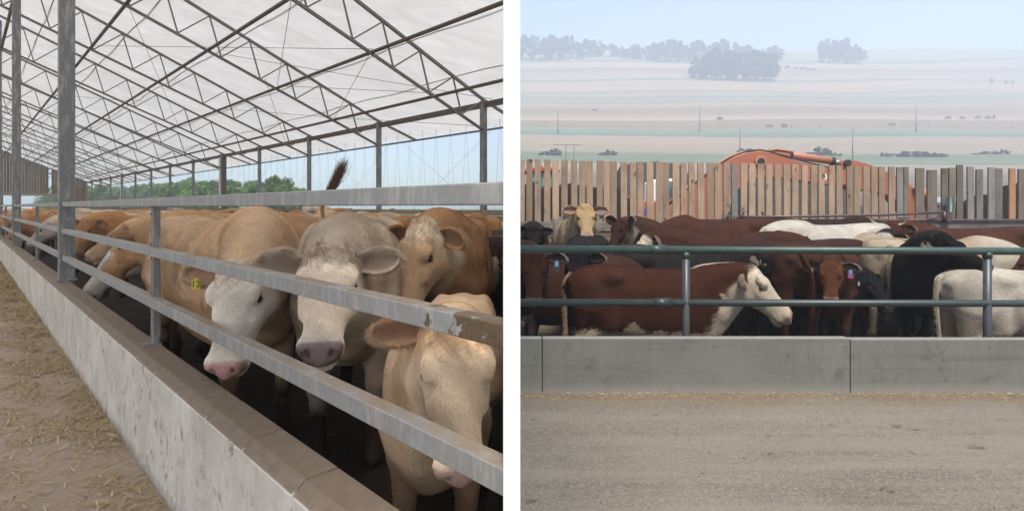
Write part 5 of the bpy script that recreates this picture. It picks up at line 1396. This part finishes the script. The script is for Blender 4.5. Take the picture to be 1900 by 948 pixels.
# --- large back behind B with raised tail
tail = [(-.88, 0, 1.20), (-.97, 0, 1.15), (-1.0, .02, 1.24), (-.98, .03, 1.38), (-1.06, .04, 1.50)]
cE = dict(body=(0.519, 0.307, 0.159), lower_tone=(0.425, 0.26, 0.142), face=TAN, tail=(.36, .24, .15), seed=31, rear=.6, tassel=(.16, .10, .07), tdroop=-.25)
x, y = (424 - 950) / 1000 * 5.8, 5.8
cow('sandy brown steer behind the tan one, its tail flung up over the rail', (x, y, FLOORZ), math.radians(160), 1.2, cE, fur=60000, res=.018, head=(1.0, .1, 1.15), yaw=.3, pitch=.8, tail=tail, fat=1.0, long=1.05)
cow('smooth tan back crossing just behind the tan steer, below the far crowd', ((490 - 950) / 1000 * 7.2, 7.2, FLOORZ), math.radians(172), 1.16, dict(body=(0.59, 0.354, 0.189), seed=32, lower_tone=(0.472, 0.283, 0.153), face=TAN), fur=30000, res=.02, head=(1.0, .1, 1.05), yaw=.2, pitch=.8)
# --- heads left of the big post
hd = (1.0, .05, 1.22); (x, y), a = by_head(236, 7.6, (-.35, -.95), hd, 1.14)
cow('tan steer holding its pink nose over the rump of the white-faced one, head in profile', (x, y, FLOORZ), a, 1.14, dict(body=TANL, face=(0.59, 0.425, 0.283), muzzle=PINK, band=.6, bandcol=(0.732, 0.59, 0.472), ear=(0.649, 0.401, 0.236), seed=41, topknot=(0.496, 0.33, 0.189)), fur=60000, res=.016, head=hd, yaw=-.75, pitch=.62, hs=1.1, ears=(.12, -.15))
hd = (1.05, .0, .92); (x, y), a = by_head(214, 7.2, (-.55, -.85), hd, 1.14)
cow('white-faced steer dipping its muzzle low beside the concrete wall', (x, y, FLOORZ), a, 1.14, dict(body=(0.543, 0.354, 0.212), face=WHITEF, muzzle=PINK, ear=TAN, seed=42), fur=50000, res=.018, head=hd, yaw=-.3, pitch=.9, hs=1.1)
hd = (1.0, .0, 1.22); (x, y), a = by_head(162, 9.4, (-.05, -1), hd, 1.16)
cow('golden brown steer with dark brown face just right of the big steel post', (x, y, FLOORZ), a, 1.16, dict(body=GOLD, face=(0.425, 0.236, 0.118), muzzle=(.3, .2, .17), ear=(0.496, 0.283, 0.153), seed=43), fur=50000, res=.018, head=hd, yaw=-.1, pitch=.95, hs=1.1)
hd = (1.0, .1, 1.12); (x, y), a = by_head(88, 13.0, (-.35, -.95), hd, 1.14)
cow('wrinkled pale grey-faced steer between the big post and the thin one', (x, y, FLOORZ), a, 1.14, dict(body=(0.614, 0.496, 0.389), face=(0.59, 0.531, 0.472), muzzle=(.5, .35, .32), seed=44), fur=50000, res=.018, head=hd, yaw=-.55, pitch=.85, hs=1.12)
hd = (1.0, .1, 1.15); (x, y), a = by_head(58, 19, (-.35, -.95), hd, 1.12)
cow('brown steer nosing the rail left of the thin post, deep in the barn', (x, y, FLOORZ), a, 1.12, dict(body=(0.496, 0.295, 0.153), face=(0.531, 0.354, 0.236), muzzle=PINK, seed=45), res=.022, head=hd, yaw=-.3, pitch=.85)
# --- the crowd: a few kinds, copied
kinds = []
kd = [(dict(body=TAN, face=TANL, muzzle=PINK, seed=51), dict(head=(1.0, .1, 1.12), yaw=.3, pitch=.75)), (dict(body=GOLD, face=(0.59, 0.354, 0.189), muzzle=PINK, seed=52), dict(head=(1.0, -.15, 1.34), yaw=-.5, pitch=.5)),
      (dict(body=BROWN, face=(0.389, 0.201, 0.0944), muzzle=(.3, .2, .17), seed=53), dict(head=(1.02, 0, 1.02), yaw=.1, pitch=.9)), (dict(body=CREAM, face=WHITEF, muzzle=PINK, seed=54, topknot=(0.649, 0.496, 0.354)), dict(head=(1.0, .1, 1.30), yaw=.4, pitch=.7)),
      (dict(body=TANL, face=WHITEF, muzzle=PINK, seed=55), dict(head=(1.0, .2, 1.40), yaw=.8, pitch=-.15)), (dict(body=(0.59, 0.319, 0.142), face=(0.543, 0.319, 0.165), muzzle=(.3, .2, .18), seed=56), dict(head=(1.0, -.2, 1.15), yaw=-.9, pitch=.7, tail=[(-.88, 0, 1.2), (-.98, 0, 1.25), (-1.12, .02, 1.33), (-1.24, .02, 1.2), (-1.25, 0, 1.0)]))]
crowdlab = ['tan steer', 'golden steer with lifted head', 'brown steer with lowered head', 'cream white-faced steer', 'steer with raised pink nose', 'reddish steer with arched tail']
used = {}; names_ = {}; crowd_ = []
def crowd(k, px, v, deg, s=1.15, lab=None):
    Y = v / (.70008 * (px - 950) / 1000 + .71407); x = (px - 950) / 1000 * Y
    if x > -1.9: x = min(x, -.55); deg = 268
    where = 'at far left' if px < 150 else 'left of centre' if px < 420 else 'behind the middle' if px < 700 else 'near the end wall'
    depth = 'near rails' if v < 3.2 else 'in mid pen' if v < 6.3 else 'at far side'
    label = lab or crowdlab[k] + ' ' + where + ', ' + depth
    names_.setdefault(label, []).append((px, len(crowd_)))
    if k not in used:
        r, _ = cow(label, (x, Y, FLOORZ), math.radians(deg), s, kd[k][0], res=.024, group='cattle crowded in the barn pen', **kd[k][1]); used[k] = r; crowd_.append(r)
        return
    r = copy_tree(used[k]); r.location = (x, Y, FLOORZ); r.rotation_euler = (0, 0, math.radians(deg)); r.scale = (s, s, s); r['label'] = label; crowd_.append(r)
spots = [(5, 190, 3.0, 60), (0, 250, 3.1, 200), (3, 300, 3.4, 185), (1, 120, 2.6, 215), (0, 70, 1.9, 250), (2, 100, 2.2, 255), (1, 40, 2.0, 250), (3, 20, 2.2, 240), (0, 10, 1.9, 255), (2, 45, 3.0, 200), (5, 140, 4.2, 30), (3, 180, 4.8, 170),
         (2, 690, 4.9, 185), (0, 640, 6.0, 175), (1, 560, 6.2, 20), (5, 720, 6.6, 200), (4, 610, 5.2, 100), (3, 790, 6.9, 10), (0, 850, 5.6, 190), (1, 900, 7.2, 175), (2, 520, 7.6, 190), (4, 480, 6.0, 110), (3, 760, 8.6, 230), (1, 660, 8.7, 170), (0, 870, 8.7, 255), (5, 820, 7.9, 180), (2, 575, 9.1, 165),
         (0, 420, 5.4, 190), (1, 380, 6.3, 20), (3, 340, 5.6, 185), (2, 430, 7.7, 175), (5, 300, 6.6, 200), (0, 270, 5.0, 170), (4, 360, 8.3, 240), (1, 310, 8.7, 190), (2, 240, 7.2, 20), (3, 470, 9.2, 200), (0, 230, 4.0, 185), (1, 200, 6.0, 170), (0, 160, 7.6, 190), (2, 120, 5.6, 200), (1, 90, 4.0, 180), (3, 60, 5.2, 190), (0, 30, 3.8, 180), (5, 60, 7.8, 170), (2, 400, 9.6, 185), (3, 700, 9.7, 250), (0, 540, 9.9, 240)]
for k, px, v, dg in spots: crowd(k, px, v, dg + random.uniform(-8, 8), random.uniform(1.08, 1.16))

for base_, lst in names_.items():
    if len(lst) > 1:
        lst.sort(); n_ = ['', '', 'two', 'three', 'four', 'five'][len(lst)]
        for i_, (px_, j_) in enumerate(lst): crowd_[j_]['label'] = base_ + ', ' + ('leftmost' if i_ == 0 else 'rightmost' if i_ == len(lst) - 1 else ORD[i_] + ' from left') + ' of ' + n_

# --- the feedlot cattle -----------------------------------------------------------------
RED, DKRED, ORG, BLK, WHT, CRM = (.115, .036, .018), (.085, .026, .014), (.175, .062, .026), (.012, .0115, .012), (.66, .58, .46), (.52, .41, .27)
def lot(label, px, Y, deg, s, coat, fur=25000, mode='mid', **kw):
    if max(coat['body']) < .3: coat.setdefault('earin', tuple(q * .7 + .01 for q in coat['body']))
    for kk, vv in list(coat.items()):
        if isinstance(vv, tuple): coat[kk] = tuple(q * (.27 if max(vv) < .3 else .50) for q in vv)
    x = (px - 950) / 1000 * Y; a = math.radians(deg); a -= math.atan2(x, Y) * (.25 + .75 * abs(math.sin(a)))
    if mode == 'head':
        h = kw.get('head', (.98, 0, 1.38)); (x, y), a = by_head(px, Y, (math.cos(a), math.sin(a)), h, s)
    else: y = Y
    kw.setdefault('res', .017)
    furkw = kw.pop('furkw', dict(curly=.8)); furkw.setdefault('hair_w', 3.0); furkw.setdefault('body_len', .03)
    return cow(label, (x, y, LOTZ + lift_(y)), a, s, coat, fur=fur, furkw=furkw, **kw)
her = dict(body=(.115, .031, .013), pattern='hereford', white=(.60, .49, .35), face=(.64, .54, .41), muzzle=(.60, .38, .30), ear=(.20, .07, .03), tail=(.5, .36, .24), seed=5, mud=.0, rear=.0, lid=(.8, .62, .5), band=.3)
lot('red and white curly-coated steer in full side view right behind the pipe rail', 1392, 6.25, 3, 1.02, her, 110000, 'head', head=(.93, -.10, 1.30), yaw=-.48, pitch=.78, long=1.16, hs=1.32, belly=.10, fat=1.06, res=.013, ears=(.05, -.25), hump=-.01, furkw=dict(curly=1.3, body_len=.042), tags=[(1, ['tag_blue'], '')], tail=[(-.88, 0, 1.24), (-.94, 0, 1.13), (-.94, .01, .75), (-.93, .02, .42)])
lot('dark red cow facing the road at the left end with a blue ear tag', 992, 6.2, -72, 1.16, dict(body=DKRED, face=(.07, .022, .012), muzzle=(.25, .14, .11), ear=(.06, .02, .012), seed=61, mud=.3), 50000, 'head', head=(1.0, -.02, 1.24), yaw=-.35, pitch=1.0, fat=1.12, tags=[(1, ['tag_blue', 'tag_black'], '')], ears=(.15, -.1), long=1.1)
lot('red cow with short curved horns behind the dark red one at the left end', 1004, 7.1, 215, 1.05, dict(body=RED, face=ORG, muzzle=(.3, .18, .14), seed=62), 30000, 'head', head=(1.0, 0, 1.30), yaw=.45, pitch=.9, horns=(.07, .06))
lot('red cow with a white stripe behind the ears and a tag in its fringed ear', 1052, 7.0, -172, 1.06, dict(body=RED, face=(.6, .5, .38), front=(.6, .5, .38), ear=(.2, .07, .03), seed=63), 30000, 'mid', head=(.95, .12, 1.25), yaw=.5, pitch=.9)
lot('black steer standing behind the gap left of the red and white steer', 1085, 7.8, -95, 1.12, dict(body=BLK, face=BLK, muzzle=(.05, .04, .04), seed=64), 25000, 'mid', head=(.98, 0, 1.18), pitch=1.0)
lot('black cow with rounded poll peering over the green rail at the left end', 990, 8.9, -88, 1.05, dict(body=BLK, face=BLK, muzzle=(.05, .04, .04), seed=65), 15000, 'head', head=(1.0, 0, 1.26), pitch=.85, fat=.9)
lot('cream cow looking over the rail with a blue and black ear tag', 1086, 8.55, -78, 1.14, dict(body=(.60, .49, .33), face=(.56, .40, .22), muzzle=(.5, .33, .26), seed=66, topknot=(.50, .33, .16)), 40000, 'head', head=(1.0, 0, 1.47), yaw=-.12, pitch=.85, ears=(.15, -.1), tags=[(1, ['tag_blue', 'tag_black'], '')], res=.015)
lot('brown steer with pricked ears and a white cheek patch left of the long red', 1153, 9.1, 205, 1.08, dict(body=(.13, .05, .028), face=(.09, .035, .02), cheek=(.55, .45, .33), seed=67), 30000, 'head', head=(1.0, .05, 1.34), yaw=.35, pitch=.9, ears=(.7, .1))
lot('long red steer with a white face pointing left behind the green rail', 1200, 8.35, 181, 1.10, dict(body=(.125, .043, .024), face=(.64, .55, .43), muzzle=(.55, .35, .28), ear=(.15, .05, .025), seed=68, tail=RED), 50000, 'head', head=(1.0, .05, 1.24), yaw=.25, pitch=.95, long=1.25, res=.015)
lot('reddish back rising behind the long red steer', 1330, 9.15, 178, 1.16, dict(body=(.14, .048, .026), seed=69), 15000, 'mid', head=(1.0, .05, 1.0), pitch=.9)
lot('black steer side on behind the left rail post, with a pale ear tag', 1262, 7.3, 2, 1.06, dict(body=(.014, .014, .016), face=BLK, muzzle=(.05, .04, .04), seed=70), 50000, 'mid', head=(.92, -.05, 1.30), yaw=-.2, pitch=.75, long=1.0, tags=[(-1, ['tag_white'], '')], ears=(-.05, -.1), res=.015)
lot('small white-backed animal half hidden behind the red and white steer', 1175, 7.1, 8, .86, dict(body=(.78, .76, .73), face=WHT, seed=71), 20000, 'mid', head=(1.0, 0, .95), pitch=.9)
lot('white steer with drooping pale ears, seen from the front left behind the rail', 1422, 8.7, 196, 1.13, dict(body=(.74, .68, .58), face=(.60, .48, .33), muzzle=(.5, .35, .28), ear=(.62, .50, .36), seed=72, mud=.3), 40000, 'head', head=(1.0, .05, 1.22), yaw=.3, pitch=.95, ears=(-.05, -.1), res=.015)
lot('dark brown steer with an arched tail in front of the timber fence', 1530, 9.15, 2, 1.15, dict(body=(.048, .028, .020), seed=73, tassel=(.03, .02, .015)), 20000, 'mid', head=(1.0, .05, 1.0), pitch=.9, tail=[(-.88, 0, 1.22), (-.95, 0, 1.31), (-1.06, .02, 1.32), (-1.16, .02, 1.18), (-1.18, 0, 1.0)], long=1.1)
lot('plain red-brown back low behind the rail, centre of the pen', 1465, 7.9, 182, 1.09, dict(body=(.10, .036, .024), seed=74), 25000, 'mid', head=(1.0, .05, 1.1), pitch=.9, long=1.1)
lot('red steer seen from behind with its tail hanging, right of the white face', 1466, 7.75, 97, 1.09, dict(body=(.125, .040, .018), lower_tone=(.11, .035, .015), seed=75, tail=(.15, .05, .02), rear=0, mud=.0), 50000, 'mid', head=(.98, 0, 1.15), pitch=.9, tail=[(-.88, 0, 1.24), (-.96, -.02, 1.19), (-1.0, -.10, .98), (-.99, -.11, .6), (-.98, -.10, .35)], res=.015)
lot('red-orange calf looking straight at the camera with fringed ears and three tags', 1541, 6.6, -92, 1.0, dict(body=(.14, .045, .018), face=(.21, .075, .030), muzzle=(.30, .18, .15), ear=(.13, .04, .018), earin=(.05, .02, .012), seed=76, topknot=(.26, .10, .042)), 90000, 'head', head=(.98, 0, 1.28), pitch=1.02, yaw=.05, ears=(.05, -.1), tags=[(1, ['tag_blue', 'tag_pink'], ''), (-1, ['tag_white'], '')], res=.013, furkw=dict(curly=1.2), hs=.95)
lot('black steer with a pale ear tag turning its head left of the big dark bull', 1612, 6.95, -20, .98, dict(body=(.012, .013, .016), face=(.022, .022, .024), muzzle=(.07, .06, .06), seed=77), 50000, 'head', head=(.95, .1, 1.12), pitch=.85, yaw=-.5, tags=[(-1, ['tag_white'], '')], ears=(-.1, -.1), res=.015)
lot('red back between the tagged calf and the dark bull', 1620, 7.7, 185, 1.02, dict(body=(.165, .062, .034), seed=78), 20000, 'mid', head=(1.0, 0, 1.0), pitch=.9)
lot('big dark brown bull with head turned away, left of the white one', 1716, 7.3, -92, 1.16, dict(body=(.034, .019, .014), front=(.014, .010, .009), face=(.016, .011, .010), lower_tone=(.03, .016, .012), muzzle=(.04, .03, .03), seed=79, rear=0, mud=0), 70000, 'mid', head=(.86, .16, 1.40), yaw=1.2, pitch=.5, ears=(.0, -.1), fat=1.05, res=.014, hump=.03)
lot('muscular off-white steer in side view filling the right end of the rail', 1948, 6.05, 3, 1.03, dict(body=(.70, .63, .52), lower_tone=(.50, .38, .25), face=WHT, seed=80, smudge=.5, patch=(.50, .38, .25), patch_at=.35, rear=.15, mud=.1, tail=(.6, .5, .38)), 90000, 'mid', head=(1.0, 0, 1.2), pitch=.8, fat=1.05, long=1.1, res=.014, tail=[(-.88, 0, 1.23), (-.95, -.02, 1.18), (-.975, -.02, .98), (-.95, -.02, .6), (-.93, 0, .4)])
lot('curly cream cow turned away, left of the two woolly backs on the right', 1622, 8.1, 100, 1.08, dict(body=(.56, .46, .32), face=CRM, seed=81, mud=.2), 50000, 'mid', head=(1.0, 0, 1.1), pitch=.9, furkw=dict(curly=1.5, body_len=.05))
lot('curly buff cow side on with a white shoulder, behind the dark bull', 1740, 8.0, -3, 1.08, dict(body=(.50, .39, .26), front=(.66, .58, .46), face=WHT, seed=82, mud=.2), 50000, 'mid', head=(1.0, 0, 1.1), pitch=.9, furkw=dict(curly=1.5, body_len=.05), long=1.1)
lot('horned red steer facing the camera in front of the timber fence on the right', 1650, 8.75, 186, 1.10, dict(body=(.17, .058, .028), face=(.15, .05, .025), muzzle=(.25, .15, .12), seed=83), 40000, 'head', head=(1.0, .1, 1.34), yaw=.95, pitch=.9, horns=(.16, .10), ears=(.0, -.1), long=1.28, res=.015)
lot('black and white faced calf just below the horned red steer', 1640, 8.45, -100, .98, dict(body=BLK, face=(.45, .42, .38), ear=BLK, seed=84, topknot=(.6, .56, .5)), 20000, 'head', head=(1.0, 0, 1.3), pitch=.85)
lot('red horned cow at the right edge behind the white steer', 1905, 7.6, 188, 1.03, dict(body=(.15, .05, .026), seed=85), 25000, 'head', head=(1.0, 0, 1.25), pitch=.8, horns=(.12, .12))
lot('brown ear and poll showing between the cream backs and the dark bull', 1690, 7.45, -95, 1.02, dict(body=(.13, .05, .025), face=(.14, .05, .025), seed=86), 20000, 'head', head=(1.0, 0, 1.10), pitch=.9)
# far grazing cattle on the hillside
fk = [cow('tiny dark cow grazing on the hazy hillside above the excavator boom', (0, 0, -50), 0, 1.5, dict(body=(.03, .025, .025), seed=90), res=.05, head=(1.15, 0, .75), pitch=1.2, group='cattle grazing in the far field')[0],
      cow('tiny red cow grazing on the hazy hillside', (0, 0, -50), 0, 1.5, dict(body=(.16, .07, .04), seed=91), res=.05, head=(1.15, 0, .75), pitch=1.2, group='cattle grazing in the far field')[0]]
fp_ = [(0, 1336, 225, 180, 'tiny dark cow alone on the hillside above the excavator boom'), (1, 1427, 239, 0, 'tiny red-brown cow, left of the two together above the boom'), (0, 1455, 239, 10, 'tiny dark cow, right of the two together above the boom'), (1, 1655, 236, 0, 'tiny brown cow grazing left of the right-hand utility pole'), (0, 1760, 221, 180, 'tiny dark cow right of the right-hand utility pole'), (1, 1786, 221, 0, 'tiny pale red cow next to the dark one on the right hillside'),
       (1, 1815, 220, 170, 'tiny faint cow in the middle of the right hillside group'), (0, 1833, 220, 180, 'tiny dark cow toward the right of the hillside group'), (0, 1844, 219, 60, 'smallest dark cow at the right end of the hillside group')]
first = {0: True, 1: True}
for k, px, py, dg, lab in fp_:
    Y = Yof(py); x = (px - 950) / 1000 * Y
    r = fk[k] if first[k] else copy_tree(fk[k]); first[k] = False
    r.location = (x, Y, float(terrain_z(x, Y)) - .05); r.rotation_euler = (0, 0, math.radians(dg)); r['label'] = lab
# ---------------------------------------------------------------- the hazy air
hm = bpy.data.materials.new('haze_air'); hm.use_nodes = True; hn = hm.node_tree
for nd in list(hn.nodes):
    if nd.type == 'BSDF_PRINCIPLED': hn.nodes.remove(nd)
pv = hn.nodes.new('ShaderNodeVolumePrincipled'); pv.inputs['Color'].default_value = (.77, .84, .95, 1); pv.inputs['Density'].default_value = .0021; pv.inputs['Anisotropy'].default_value = .1
hn.links.new(pv.outputs[0], hn.nodes['Material Output'].inputs['Volume'])
hz = MB().box((150, 360, 107), (1700, 880, 217)).build('haze', hm); tag(hz, kind='stuff', label='pale even haze filling the air over the fields', cat='haze')
